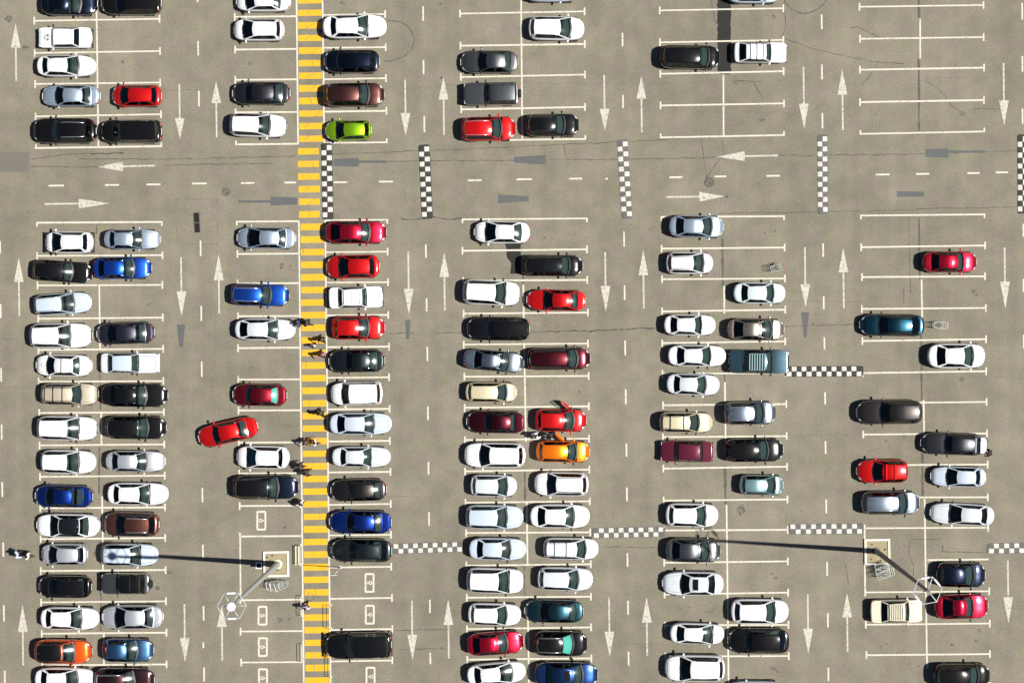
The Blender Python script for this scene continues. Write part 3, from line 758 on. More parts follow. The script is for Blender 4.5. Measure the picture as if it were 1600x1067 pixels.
    def belt_pt(s, side):
        x = lerp(xf0 - .22 * boxf, xr0 + .10 * boxf, s)
        return Vector((x, side * belt_hw(s), ztop(x) + .0))
    roofV = [roof_pt(s, v) for s in svb for v in vvb]
    k = len(vvb)
    roofF = [(i * k + j, i * k + j + 1, (i + 1) * k + j + 1, (i + 1) * k + j) for i in range(len(svb) - 1) for j in range(k - 1)]
    wsV, wsF, cowlF = [], [], []
    frV, frF = [], []          # painted pillars
    def panel(top, base, ub, n_arc, bulge, glass_u, glass_v, out_n, cowl_band=None, flip=False, pillars=()):
        """ruled panel between two edge rows; returns glass, frame, cowl (verts, faces)"""
        rows = []
        for u in ub:
            row = []
            for i in range(len(top)):
                p = top[i].lerp(base[i], u)
                row.append(p + out_n * (bulge * math.sin(math.pi * u)))
            rows.append(row)
        V = [p for r in rows for p in r]
        kk = len(top)
        G, F, Cw = [], [], []
        for a in range(len(ub) - 1):
            um = (ub[a] + ub[a + 1]) / 2
            for b in range(kk - 1):
                f = (a * kk + b, (a + 1) * kk + b, (a + 1) * kk + b + 1, a * kk + b + 1)
                if flip: f = f[::-1]
                if glass_u[0] < um < glass_u[1] and glass_v(b): G.append(f)
                elif cowl_band and um > cowl_band and glass_v(b): Cw.append(f)
                elif b in pillars and um < glass_u[1]: Cw.append(f)
                else: F.append(f)
        return V, G, F, Cw
    ftop = [roof_pt(0, v) for v in vvb]
    fb = belt_pt(0, 1)
    fbase = [Vector((lerp(xf0, fb.x, v * v), v * fb.y, lerp(ztop(xf0) + .03, fb.z, v * v))) for v in vvb]
    rtop = [roof_pt(1, v) for v in vvb]
    rb = belt_pt(1, 1)
    rbase = [Vector((lerp(xr0, rb.x, v * v), v * rb.y, lerp(ztop(xr0) + .02, rb.z, v * v))) for v in vvb]
    def fin(V, F):
        idx = sorted({i for f in F for i in f}); mp = {a: b for b, a in enumerate(idx)}
        return [V[i] for i in idx], [tuple(mp[i] for i in f) for f in F]
    frame = MB()
    inn = lambda b: 1 <= b <= k - 3
    V, G, F, Cw = panel(ftop, fbase, [0, .05, .3, .6, .86, 1], 0, .02, (.05, .86), inn, Vector((.5, 0, .8)), .86)
    ws = fin(V, G); frame.add(*fin(V, F)); cw = fin(V, Cw)
    V, G, F, _ = panel(rtop, rbase, [0, .07, .4, .7, .92, 1], 0, .02, (.07, .92), inn, Vector((-.5, 0, .8)), None, True)
    rwg = fin(V, G); frame.add(*fin(V, F))
    sides, pill = [], []
    for side in (-1, 1):
        top = [roof_pt(s, side) for s in svb]; base = [belt_pt(s, side) for s in svb]
        gv = lambda b: b not in (0, 4, 5, len(svb) - 2) if typ in ('sedan', 'hatch', 'boxy') else b not in (0, 5, 8, len(svb) - 2)
        V, G, F, Pl = panel(top, base, [0, .10, .5, .90, 1], 0, .012, (.10, .90), gv, Vector((0, side, .2)), None, side < 0, (2, 3, 4, 5, 6, 7, 8))
        sides.append(fin(V, G)); frame.add(*fin(V, F)); pill.append(fin(V, Pl))
    base_i = len(bodyV)
    bodyV = [Vector(v) for v in bodyV] + frame.v
    bodyF = bodyF + [tuple(i + base_i for i in f) for f in frame.f]
    bo = obj('body', mesh_from('body', bodyV, bodyF, True, 38), pm, root)
    obj('bonnet', mesh_from('bonnet', *sub(bon), True), pm, root)
    if boot: obj('boot_lid', mesh_from('boot_lid', *sub(boot), True), pm, root)
    rm = car_paint(roofcol) if roofcol and roofcol != 'glass' else (M_SUNROOF if roofcol == 'glass' else pm)
    ro = obj('roof', mesh_from('roof', roofV, roofF, True), rm, root)
    if roofcol in ('black', 'glass'): tag(ro, 'black roof')
    wo = obj('windscreen', mesh_from('windscreen', *ws, True), M_GLASS, root)
    if cw[0]: obj('cowl', mesh_from('cowl', *cw, True), M_TRIM, root)
    obj('rear_window', mesh_from('rear_window', *rwg, True), M_GLASSD if ('tint' in flags or typ in ('suv', 'van')) else M_GLASS, root)
    for fl, src, dv, mt, nm in (('wshade', ws, Vector((-.06, 0, -.05)), M_SHADE, 'windscreen_sunshade'), ('rshade', rwg, Vector((.05, 0, -.05)), M_SHADEG, 'rear_sunshade'), ('rteal', rwg, Vector((.05, 0, -.05)), M_SHADE, 'rear_sunshade')):
        if fl in flags: obj(nm, mesh_from(nm, [Vector((v[0], v[1] * .93, v[2])) + dv for v in src[0]], src[1], True), mt, root)
    for sv in sides: obj('side_window', mesh_from('side_window', *sv, True), M_GLASSD if typ in ('suv', 'van') else M_GLASS, root)
    for sv in pill: obj('window_trim', mesh_from('window_trim', *sv, True), M_TRIM, root)
    # shut lines round the bonnet and boot
    gp = MB()
    def seam(js, xs_):
        pts = [Vector(vs[i * M + j]) + Vector((0, 0, .002)) for i, j in zip(xs_, js)]
        if len(pts) > 1: gp.tube(pts, .0085, 4)
    bi = [i for i in range(N + 1) if xf0 - .25 < ts[i] * hl < hl - .14]
    for j in (7, M - 8): seam([j] * len(bi), bi)
    if bi: seam(range(7, M - 7), [bi[-1]] * (M - 14))
    if boot:
        bi = [i for i in range(N + 1) if -hl + .10 < ts[i] * hl < xr0 + .1]
        for j in (7, M - 8): seam([j] * len(bi), bi)
    gp.build('shut_lines', M_TRIM, root)
    # ---- interior
    ib = MB()
    cl = xf0 - xr0
    ib.box(((xf0 + xr0) / 2, 0, .38), (cl - .1, W * .86, .04))
    ib.box((xf0 - .42, 0, cowl - .14), (.55, W * .80, .16), 0, .96)
    ib.box((xf0 - .72, 0, cowl - .30), (.14, W * .76, .3))
    if typ in ('sedan', 'boxy'): ib.box((xr0 + .30, 0, rearz - .09), (.55, W * .74, .05))
    ib.build('dashboard', M_DASH, root, False)
    sw = MB()
    c = Vector((xf0 - .86, .36, cowl - .08))
    sw.tube([c + Vector((.05 * math.sin(a) * 0, math.cos(a) * .18, math.sin(a) * .17)) for a in [2 * math.pi * i / 14 for i in range(14)]], .016, 6, closed=True)
    sw.build('steering_wheel', M_TRIM, root, True)
    sm_ = M_SEATL if rng.random() < .18 else M_SEAT
    xs = xf1 - .18
    for s in (-1, 1):
        obj('seat', ME_SEATBOX, sm_, root, (xs, s * W * .20, .82), (0, R(14), 0), (.13, .25, .38))
        obj('headrest', ME_SEATBOX, sm_, root, (xs - .14, s * W * .20, 1.18), (0, R(10), 0), (.06, .14, .09))
    obj('rear_seat', ME_SEATBOX, sm_, root, (max(xr0 + .35, xs - .95), 0, .78), (0, R(14), 0), (.14, W * .36, .34))
    # ---- outside pieces
    for s in (-1, 1):
        x = hl - (.16 if typ in ('boxy', 'jeep') else .30)
        w = wid(x)
        if typ in ('boxy', 'jeep'):
            obj('headlight', ME_LAMP, M_HEAD, root, (hl - .07, s * W * .35, ztop(x) - .12), None, (.07, W * .10, .085))
        else:
            obj('headlight', ME_LAMP, M_HEAD, root, (x, s * w * .80, ztop(x) - .085), (0, R(16), s * R(-34)), (.20, .085, .075))
        x = -hl + (.06 if typ in ('boxy', 'jeep', 'van') else .14)
        w = wid(x)
        obj('tail_light', ME_LAMP, M_TAIL, root, (x, s * w * .84, ztop(x) - .12), (0, 0, s * R(38 if typ not in ('boxy', 'jeep', 'van') else 0)), (.09, .10, .10))
        mm = pm if ('blackmirror' not in flags and rng.random() < .8) else M_TRIM
        xm = fb.x - .10
        mo = obj('mirror', ME_MIRROR, mm, root, (xm, s * (W / 2 + .085), cowl + .02), (0, 0, s * R(12)), (.075, .115, .075))
        ms = MB(); ms.box((.02, s * (W / 2 - .02), cowl - .02), (.06, .16, .03)); obj('mirror_arm', ms.mesh('mirror_arm'), M_TRIM, root, (xm, 0, 0))
        for xw in (hl - .19 * L, -hl + .19 * L):
            wh = obj('wheel', ME_TYRE, M_RUBBER, root, (xw, s * (W / 2 - .105), .33))
            obj('rim', ME_RIM, M_RIM, wh)
    wp = MB()
    for dy in (-.28, .22):
        a = Vector((xf0 - .03, dy, ztop(xf0) + .05)); b = Vector((xf0 - .13, dy + .44, ztop(xf0) + .115))
        wp.tube([a, b], .009, 5)
    wp.build('wipers', M_TRIM, root)
    for xn, zn in ((hl + .004, .50), (-hl - .004, .62)):
        np_ = MB(); np_.box((xn, 0, zn), (.02, .50, .11)); np_.build('number_plate', M_LAMPW, root)
    if typ in ('boxy',) or 'bumper' in flags:
        for s, nm in ((1, 'front_bumper'), (-1, 'rear_bumper')):
            bm_ = MB(); bm_.box((s * (hl - .0), 0, .46), (.10, W * .94, .16), 0, .97); bm_.build(nm, M_TRIM if 'whitebumper' not in flags else pm, root)
    if typ in ('suv', 'jeep') or 'grille' in flags:
        gr = MB(); gr.box((hl - .03, 0, nose - .24), (.07, W * .42, .20)); gr.build('grille', M_TRIM, root)
    fin_ = typ in ('sedan', 'hatch', 'suv', 'wagon')
    if fin_:
        a = MB(); p = roof_pt(.93, 0); a.box((p.x, 0, p.z + .03), (.16, .035, .07), 0, .4); a.build('aerial', pm, root)
    def rail(s, mat, h=.05):
        a = MB(); pts = []
        for u in (.03, .06, .3, .5, .7, .95, .98):
            p = roof_pt(u, s * .88); pts.append(p + Vector((0, 0, h if .05 < u < .97 else .0)))
        a.tube(pts, .022, 6); a.build('roof_rail', mat, root, True)
    if 'rails' in flags:
        for s in (-1, 1): rail(s, M_CHROME)
    if 'brails' in flags:
        for s in (-1, 1): rail(s, M_TRIM)
    for fl in flags:
        if fl.startswith('bars'):
            wbar = .05 if 'thick' not in flags else .10
            for u in [float(t) for t in fl[4:].split(',')]:
                a = MB(); p = roof_pt(u, 0); w = roof_hw(u)
                a.box((p.x, 0, p.z + .075), (wbar, w * 2.02, .03))
                for s in (-1, 1): a.box((p.x, s * w * .96, p.z + .02), (.06, .05, .1))
                a.build('roof_bar', M_TRIM if 'darkbars' in flags else (pm if 'paintbars' in flags else M_CHROME), root)
        if fl.startswith('slats'):
            nsl = int(fl[5:]); a = MB()
            p0, p1 = roof_pt(.12, 0), roof_pt(.88, 0); w = roof_hw(.5) * .90
            for i in range(nsl):
                t = i / (nsl - 1)
                a.box((lerp(p0.x, p1.x, t), 0, H + .06), (.075, w * 2, .025))
            for s in (-1, 1):
                a.tube([(p0.x, s * w, H + .03), (p1.x, s * w, H + .03)], .02, 6)
            a.build('roof_rack', pm if 'paintbars' in flags else M_RACK, root)
        if fl.startswith('lslats'):
            nsl = int(fl[6:]); a = MB()
            p0, p1 = roof_pt(.10, 0), roof_pt(.90, 0); w = roof_hw(.5) * .86
            for i in range(nsl):
                y = -w + 2 * w * i / (nsl - 1)
                a.box(((p0.x + p1.x) / 2, y, H + .06), (p0.x - p1.x, .03, .025))
            for x in (p0.x, (p0.x + p1.x) / 2, p1.x): a.box((x, 0, H + .035), (.045, 2 * w, .025))
            a.build('roof_rack', pm, root)
    if 'sunroof' in flags:
        a = MB()
        vs2 = []
        for u in (.14, .24, .36, .46):
            for v in (-.72, -.3, .3, .72):
                p = roof_pt(u, v); vs2.append(p + Vector((0, 0, .006)))
        a.add(vs2, [(i * 4 + j, (i + 1) * 4 + j, (i + 1) * 4 + j + 1, i * 4 + j + 1) for i in range(3) for j in range(3)])
        a.build('sunroof', M_SUNROOF, root, True)
    if 'spare' in flags:
        obj('spare_wheel', ME_TYRE, M_RUBBER, root, (-hl - .10, 0, .95), (0, 0, R(90)), (1, 1.0, 1))
    if 'emblem' in flags or 'ringemblem' in flags:
        a = MB(); x = hl - .16 * L; n = 16
        def zz(px, py): return ztop(px) * 1.0 + .036 + .012
        rg = [(math.cos(2 * math.pi * i / n), math.sin(2 * math.pi * i / n)) for i in range(n)]
        ro_, ri_ = (.17, .12)
        a.add([(x + c * ro_, s * ro_, zz(x, 0) + .004) for c, s in rg] + [(x + c * ri_, s * ri_, zz(x, 0) + .004) for c, s in rg], [(i, (i + 1) % n, n + (i + 1) % n, n + i) for i in range(n)])
        if 'emblem' in flags:
            for sg in (-1, 1): a.box((x - .12, sg * .19, zz(x, 0) + .006), (.20, .09, .006), sg * .5)
        a.build('bonnet_emblem', M_DGALV if 'emblem' in flags else simple('pale_emblem', (.42, .42, .41)), root)
    return root, dict(hl=hl, W=W, H=H, cowl=cowl, roof_pt=roof_pt, pm=pm, xf0=xf0, xf1=xf1, xr0=xr0, xr1=xr1, ztop=ztop)

# id, crop origin, u0, u1, v0, v1 (crop px, 4.446 per picture px), facing, tilt, type, paint, windscreen (base,top), rear glass (top,base), flags, short, extra, roof
A, B_, C_, D_, E_, F_, G_ = 0, 260, 480, 680, 920, 1120, 1320
CARS = [
 (A,0, 290,672,-56,108,'R',0,'sedan','navy',(578,490),None,(),'navy sedan','with sun glare on its windscreen'),
 (A,0, 700,1118,-58,104,'L',0,'wagon','black',None,None,(),'black estate','cut by the photo edge'),
 (A,0, 268,637,192,336,'L',0,'boxy','white',(360,382),(523,559),('emblem','tint'),'white boxy sedan','with a dark bonnet emblem'),
 (A,0, 262,660,385,535,'R',0,'sedan','white',(562,478),(345,298),(),'white sedan','with dark rear window'),
 (A,0, 290,694,594,742,'L',0,'sedan','silver blue',(385,452),(580,645),(),'light blue-grey sedan','with pale boot'),
 (A,0, 778,1120,592,742,'L',0,'hatch','red',(836,904),(1062,1097),('tint',),'red hatchback','with black rear window'),
 (A,0, 232,666,822,998,'L',0,'suv','black',(370,430),(612,640),('rails',),'black crossover','with silver roof rails'),
 (A,0, 698,1120,833,996,'L',0,'van','black',None,None,(),'black minivan','with plain roof'),
 (B_,0, 482,862,-68,82,'L',0,'sedan','white',(548,622),(750,806),(),'white sedan','with pale square rear window'),
 (B_,0, 465,816,133,286,'L',0,'hatch','white',(528,608),(772,797),('tint',),'white hatchback','with broad dark windscreen'),
 (B_,0, 456,858,570,728,'L',0,'sedan','graphite',(545,600),(748,812),(),'graphite sedan','with shining rear window'),
 (B_,0, 443,832,788,958,'R',2,'suv','white',(735,650),(470,448),(),'white crossover','tilted slightly in its bay'),
 (C_,0, 112,548,104,270,'R',-1,'sedan','white',(430,356),(208,162),('tint',),'large white sedan','with black rear window'),
 (C_,0, 116,500,348,508,'L',0,'hatch','navy',(205,270),(440,470),('tint',),'navy hatchback','with bright red tail lights'),
 (C_,0, 122,534,578,742,'R',-.8,'suv','brown',(442,362),None,(),'brown crossover','with coppery bonnet'),
 (C_,0, 126,446,842,972,'L',-.8,'hatch','green',(198,262),(404,434),('tint',),'lime green hatchback','with vivid roof'),
 (D_,0, 628,988,-138,14,'R',0,'sedan','pale blue white',None,None,(),'pale white sedan','cut by the photo edge'),
 (D_,0, 650,1034,116,282,'R',1,'hatch','white',(950,868),(688,660),('tint',),'white hatchback','with rounded tail'),
 (D_,0, 176,574,352,510,'L',0,'sedan','grey',(292,358),(482,532),(),'grey sedan','with paler boot'),
 (D_,0, 200,580,576,732,'L',-.5,'jeep','grey',(338,388),(556,568),('spare','blackmirror'),'grey off-roader','with black spare wheel behind'),
 (D_,0, 182,558,812,980,'R',-1,'suv','red',(470,392),None,('rails',),'red crossover','with silver roof rails'),
 (D_,0, 634,998,792,950,'R',-.5,'suv','black',(908,835),None,('brails',),'black crossover','with sparkling headlights'),
 (F_,0, 74,438,-132,24,'R',0,'sedan','pale blue white',None,None,(),'pale white sedan','beside the tar strip'),
 (E_,0, 498,910,316,480,'R',1,'suv','black',(842,765),None,(),'black crossover','with glare on windscreen'),
 (F_,0, 122,484,296,438,'R',.5,'boxy','white',(378,338),(204,150),('bars.12,.45,.78','paintbars','tint'),'white boxy sedan','with roof bars'),
 # row 1
 (A,220, 312,645,630,782,'L',0,'hatch','white',(365,438),(588,618),('tint','bumper'),'white hatchback','with black rear glass'),
 (A,220, 728,1112,616,754,'R',0,'sedan','silver blue',(1000,930),(808,765),(),'lavender silver sedan','with pale bonnet'),
 (A,220, 228,638,826,990,'R',4,'wagon','black',(520,440),None,(),'black estate','tilted with glare on its windscreen'),
 (A,220, 652,1050,808,962,'R',-.5,'sedan','blue',(945,868),(736,688),('tint',),'bright blue sedan','with black rear window'),
 (B_,220, 488,898,600,752,'L',.8,'sedan','silver blue',(562,658),(786,842),(),'silver-blue sedan','with glinting rear window'),
 (C_,220, 132,550,556,716,'R',0,'sedan','crimson',(445,375),(238,158),('tint',),'crimson sedan','with large black rear window'),
 (C_,220, 132,502,794,956,'L',-1.2,'hatch','red',(215,294),(438,472),('tint',),'red hatchback','with round nose'),
 (D_,220, 270,656,558,714,'L',1,'sedan','white',(342,424),(546,608),(),'white sedan','with glossy grey rear window'),
 (D_,220, 606,1026,793,942,'R',.5,'wagon','black',(942,878),None,('sunroof',),'black estate','with glare on bonnet'),
 (D_,220, 192,588,962,1148,'R',3,'suv','white',(498,420),(222,200),(),'white crossover','nosing in at a slight tilt'),
 (E_,220, 560,938,518,674,'R',1,'sedan','silver blue',(862,786),(660,598),(),'light blue sedan','with pale bonnet'),
 (E_,220, 538,862,774,926,'R',0,'hatch','white',(804,722),(570,542),('brails','tint'),'white hatchback','with black roof rails'),
 (G_,220, 542,920,768,916,'R',0,'sedan','crimson',(828,776),(650,590),('tint',),'crimson sedan','with glossy bonnet'),
 # row 2
 (A,440, 240,630,72,236,'R',-4,'wagon','pale blue white',(532,438),None,('rails',),'bluish white estate','tilted nose up'),
 (A,440, 212,634,288,462,'R',-.5,'suv','white',(508,422),None,(),'white crossover','with smooth roof'),
 (A,440, 668,1072,278,438,'L',-2,'sedan','dark purple grey',(742,820),(952,1024),(),'purple-grey sedan','with glinting rear window'),
 (A,440, 246,636,506,658,'L',.8,'sedan','white',(325,392),(518,570),('ringemblem','bars.42'),'white sedan','with a thin roof bar and round bonnet emblem'),
 (A,440, 702,1100,496,636,'R',0,'boxy','pearl white',(972,922),(794,750),('whitebumper','tint'),'bluish white boxy sedan','with sky-blue roof','pale blue white'),  # pale blue roof colour stands in for reflected sky
 (A,440, 290,678,704,858,'R',.5,'suv','beige',(582,516),None,('bars.30,.62,.92','darkbars','brails'),'beige crossover','with dark roof bars'),
 (A,440, 712,1162,708,870,'R',.6,'sedan','black',(1032,950),(812,768),('tint',),'long black sedan','with glare on its windscreen'),
 (A,640, 262,674,44,212,'R',1,'suv','white',(568,482),None,(),'white crossover','with smooth white roof'),
 (A,640, 738,1152,44,204,'R',.5,'suv','black',(1046,970),None,(),'black crossover','with sparkling nose'),
 (A,640, 286,660,280,444,'R',1,'hatch','white',(566,476),(304,290),('tint',),'white hatchback','with glare on windscreen'),
 (A,640, 740,1146,284,432,'R',.5,'sedan','silver',(1034,960),(832,782),(),'silver white sedan','with silver roof'),
 (A,640, 240,642,524,678,'L',1,'sedan','deep blue',(320,384),(508,592),(),'deep blue sedan','with bright glint on rear window'),
 (A,640, 752,1164,506,662,'R',.5,'sedan','white',(1054,976),(838,792),('tint',),'white sedan','with smooth roof'),
 (A,640, 250,690,722,886,'L',.6,'sedan','white',(352,418),(562,632),(),'white sedan','with black glass roof','glass'),
 (A,640, 722,1104,712,878,'L',.8,'suv','copper brown',(806,882),(1046,1086),('rails',),'copper brown crossover','with pale roof rails'),
 (A,827, 286,606,98,246,'L',0,'hatch','silver',(342,410),(552,592),(),'silver hatchback','with dark rear window'),
 (A,827, 704,1094,98,252,'R',.5,'wagon','pale blue white',(990,916),None,(),'white estate','with a mast shadow across its roof'),
 (A,827, 266,634,322,474,'L',.6,'hatch','black',None,None,(),'black hatchback','with dull roof'),
 (A,827, 708,1042,308,442,'L',.4,'jeep','grey',(812,848),(985,1015),('bars.55','darkbars','spare'),'dark off-roader','with grey bonnet and black roof','black'),
 (A,827, 288,682,538,694,'R',1,'sedan','white',(582,502),(368,322),('tint',),'white sedan','with dark rear window'),
 (A,827, 706,1132,524,690,'L',-.5,'sedan','silver',(798,882),(1012,1078),(),'silver sedan','with shining rear window'),
 (A,827, 246,634,764,928,'R',.4,'suv','orange red',(536,446),None,(),'orange crossover','with black roof','black'),
 (A,827, 712,1064,758,918,'R',.5,'hatch','steel blue',(968,886),None,('tint',),'steel blue hatchback','with pale bonnet'),
 (A,827, 248,654,958,1118,'R',.8,'sedan','white',(556,468),(340,288),('tint',),'white sedan','cut by the lower photo edge'),
 (A,827, 664,1068,962,1132,'R',.5,'suv','maroon black',(950,868),None,('rails',),'maroon-black crossover','with a sun flare on roof'),
 # B
 (B_,440, 452,852,16,170,'R',1.4,'suv','blue',(740,666),None,('rails',),'blue crossover','with bright blue bonnet'),
 (B_,440, 480,892,258,408,'R',.5,'sedan','pearl white',(785,710),(574,508),('tint',),'pearl white sedan','with black rear window'),
 (B_,440, 458,836,710,864,'L',1,'sedan','dark red',(552,594),(736,788),('rteal',),'dark red sedan','with glossy boot'),
 (B_,640, 208,644,78,232,'L',-13.2,'sedan','red',(318,372),(508,578),(),'bright red sedan','parked askew across its bay'),
 (B_,640, 486,852,250,410,'L',1,'hatch','white',(558,632),(786,815),('tint','wshade'),'white hatchback','with turquoise windscreen'),
 (B_,640, 466,916,454,622,'R',-.5,'suv','navy',(792,712),None,(),'dark blue crossover','with blackish roof','black'),
 # C
 (C_,440, 152,522,32,188,'R',-1.6,'boxy','white',(418,386),(250,214),('lslats6','paintbars','tint'),'white boxy sedan','with full roof rack'),
 (C_,440, 172,538,238,402,'R',-.5,'hatch','red',(440,362),None,('tint',),'red hatchback','with bright red bonnet'),
 (C_,440, 148,538,472,630,'L',-1,'sedan','green black',(262,318),(436,492),(),'green-black sedan','with grey glare on roof'),
 (C_,440, 162,522,694,858,'L',-1.4,'van','white',(238,298),(492,516),('tint',),'white minivan','with long plain roof'),
 (C_,640, 160,584,20,174,'R',0,'sedan','pale blue white',(476,402),(270,206),('tint',),'bluish white sedan','with black rear window'),
 (C_,640, 176,576,256,398,'R',.5,'sedan','pearl white',(454,396),(276,230),(),'pearl white sedan','with flat white bonnet'),
 (C_,640, 162,550,482,634,'L',-1,'sedan','brown grey',(282,322),(464,524),(),'dark grey sedan','with pale tail'),
 (C_,640, 152,584,700,860,'L',.6,'sedan','deep blue',(270,332),(466,528),(),'deep blue sedan','with glinting rear window'),
 (C_,640, 164,586,898,1058,'L',.8,'hatch','green black',(284,342),(500,560),(),'black hatchback','with pale glare on its roof'),
 (C_,827, 124,584,704,906,'L',-1.2,'van','black',(268,330),None,('bumper',),'very large black minivan','with flat roof'),
 # D
 (D_,440, 636,1044,56,204,'L',1,'sedan','red',(745,818),(940,1000),(),'red sedan','with dark bonnet and glinting rear window'),
 (D_,440, 222,654,246,410,'L',.6,'suv','black',(352,402),None,(),'black crossover','with reddish tail lights'),
 (D_,440, 196,616,468,632,'R',5,'sedan','grey blue',(528,448),(328,268),('tint',),'grey-blue sedan','parked at a tilt'),
 (D_,440, 640,1078,458,614,'R',-.8,'wagon','wine',(998,914),None,('tint',),'long wine-red estate','with dark rear half'),
 (D_,440, 212,566,700,836,'R',.5,'hatch','pale beige',(505,434),None,('tint',),'pale yellow hatchback','with smooth roof'),
 (D_,440, 218,622,898,1052,'L',1,'sedan','wine',(340,392),(522,562),(),'wine-red sedan','with white glint in rear window'),
 (D_,440, 694,1052,884,1042,'R',1,'hatch','red',(972,892),None,('tint',),'red hatchback','with an open door'),
 (D_,640, 202,626,228,402,'L',.6,'suv','white',(304,382),(582,612),(),'white crossover','with dark rear window'),
 (D_,640, 702,1074,214,366,'R',1,'hatch','orange',(990,916),None,('tint',),'orange hatchback','with a rear door open'),
 (D_,640, 246,566,452,604,'R',1,'hatch','pearl white',(510,436),None,('tint',),'pearl white hatchback','with long smooth roof'),
 (D_,640, 688,1064,432,598,'L',.6,'suv','white',(772,842),(1024,1054),('brails',),'white crossover','with thin black roof rails'),
 (D_,640, 212,610,662,828,'R',.6,'wagon','pale blue white',(508,432),None,(),'bluish white estate','with long shadow behind'),
 (D_,640, 662,1072,656,822,'R',.5,'sedan','white',(974,906),(768,706),('tint',),'white sedan','with black rear window'),
 (D_,827, 238,630,58,212,'R',1,'sedan','pale blue white',(532,464),(336,286),('tint',),'bluish white sedan','touching a checkered bump'),
 (D_,827, 752,1132,58,208,'R',.6,'wagon','white',(1054,982),(766,756),('bars.33,.72','rails'),'white estate','with two roof bars'),
 (D_,827, 218,614,266,442,'R',1.5,'suv','white',(522,440),None,(),'white crossover','with broad roof'),
 (D_,827, 712,1094,262,424,'R',1.4,'hatch','pearl white',(1004,926),(752,718),('tint',),'pearl white hatchback','with dark rear window'),
 (D_,827, 230,594,512,666,'R',1.5,'hatch','white',(506,432),None,('tint',),'white hatchback','with smooth roof'),
 (D_,827, 620,1028,488,646,'L',.6,'sedan','teal',(722,790),(926,988),(),'dark teal sedan','with dull boot'),
 (D_,827, 222,614,702,876,'R',-4,'sedan','crimson',(510,440),(316,256),('tint',),'crimson sedan','parked at a tilt'),
 (D_,827, 690,1056,706,876,'R',.8,'suv','black',(968,888),None,('rails','wshade'),'black crossover','with silver rails and green windscreen'),
 (D_,827, 224,626,912,1082,'R',-5,'sedan','white',(546,450),(322,268),(),'white sedan','tilted nose up'),
 (D_,827, 692,1130,922,1090,'R',1,'sedan','dark blue',(1034,960),(816,764),('sunroof','rshade'),'dark blue sedan','with pale rear window'),
 # E
 (E_,440, 524,880,228,374,'R',.6,'sedan','white',(788,734),(614,560),('tint',),'white sedan','with flat bonnet'),
 (F_,440, 74,470,256,408,'R',.5,'sedan','champagne',(392,304),(184,108),('tint',),'champagne sedan','with green windscreen'),
 (E_,440, 552,952,440,590,'R',.8,'sedan','white',(852,784),(664,604),('tint',),'white sedan','with pale mirrors'),
 (F_,440, 84,500,474,638,'R',.6,'boxy','old teal',(388,344),(206,176),('slats7',),'teal old sedan','with a slatted roof rack'),
 (E_,440, 542,908,636,792,'R',2,'sedan','pearl white',(820,750),(632,584),('tint',),'pearl white sedan','slightly tilted'),
 (E_,440, 492,858,906,1048,'R',.6,'wagon','pale beige',(772,698),(512,496),('bars.22,.72','darkbars','rails'),'pale beige estate','with square roof bars'),
 (F_,440, 52,408,832,992,'R',-1,'suv','grey blue',(334,252),None,('rails',),'grey-blue crossover','with ribbed roof and rails'),
 (E_,640, 500,860,218,362,'L',1,'boxy','maroon',(588,622),(766,792),('bumper',),'maroon boxy sedan','with flat boot'),
 (F_,640, 58,464,200,362,'R',-1,'wagon','black',(362,288),None,(),'black estate','with bright sun spots'),
 (F_,640, 158,464,456,590,'R',.6,'hatch','pale teal',(412,342),None,('tint',),'pale teal hatchback','with shiny small roof'),
 (E_,640, 536,898,650,814,'R',1,'hatch','white',(818,744),(584,552),('tint',),'white hatchback','with dark rear glass'),
 (F_,440, 118,476,6,154,'R',.6,'sedan','mint white',(400,340),(214,162),(),'mint white sedan','with parcels behind rear window'),
 (E_,827, 536,918,62,228,'R',1,'sedan','grey',(848,766),(632,572),('tint',),'dark silver sedan','under the mast shadow'),
 (E_,827, 512,934,292,458,'L',.3,'sedan','pearl white',(628,698),(824,880),('sunroof','tint'),'pearl white sedan','with a dark sunroof'),
 (E_,827, 566,940,646,798,'R',2,'sedan','white',(866,786),(664,602),(),'white sedan','beside a black hatchback'),
 (E_,827, 530,942,868,1054,'L',.5,'suv','white',(626,704),(902,934),(),'white crossover','with black rear glass'),
 (F_,827, 100,498,482,654,'R',.4,'hatch','white',(410,336),(156,118),('tint',),'white hatchback','with dark rear window'),
 (F_,827, 78,500,686,860,'L',.5,'hatch','black',(192,240),(430,478),(),'black hatchback','with white glint on its tail'),
 (F_,827, 80,452,1052,1206,'L',0,'sedan','pale blue white',None,None,(),'pale white sedan','barely showing'),
 # F
 (G_,440, 106,550,226,380,'L',.6,'hatch','teal blue',(222,290),(456,520),(),'teal-blue hatchback','with shining roof'),
 (G_,440, 578,976,430,602,'R',0,'sedan','white',(896,820),(694,626),('tint',),'white sedan','with black rear window'),
 (G_,440, 82,534,822,990,'L',-.5,'suv','brown grey',(230,300),None,('brails',),'brown-grey crossover','with reddish tail lights'),
 (G_,640, 530,972,158,318,'L',2,'hatch','graphite',(680,735),(890,904),(),'graphite hatchback','with raised tailgate'),
 (G_,640, 84,436,346,508,'L',-.4,'hatch','red',(180,256),(412,428),('bars.14,.52','paintbars','thick','tint'),'red hatchback','with two roof bars'),
 (G_,640, 600,978,396,534,'L',1,'sedan','pale blue white',(692,772),(898,938),('tint',),'bluish white sedan','with smooth white roof'),
 (G_,640, 116,522,566,728,'R',-.5,'wagon','grey blue',(440,362),None,('rails',),'grey-blue estate','with silver rails and bonnet'),
 (G_,640, 596,1034,644,806,'L',3,'sedan','pearl white',(712,804),(938,988),('tint',),'pearl white sedan','tilted slightly'),
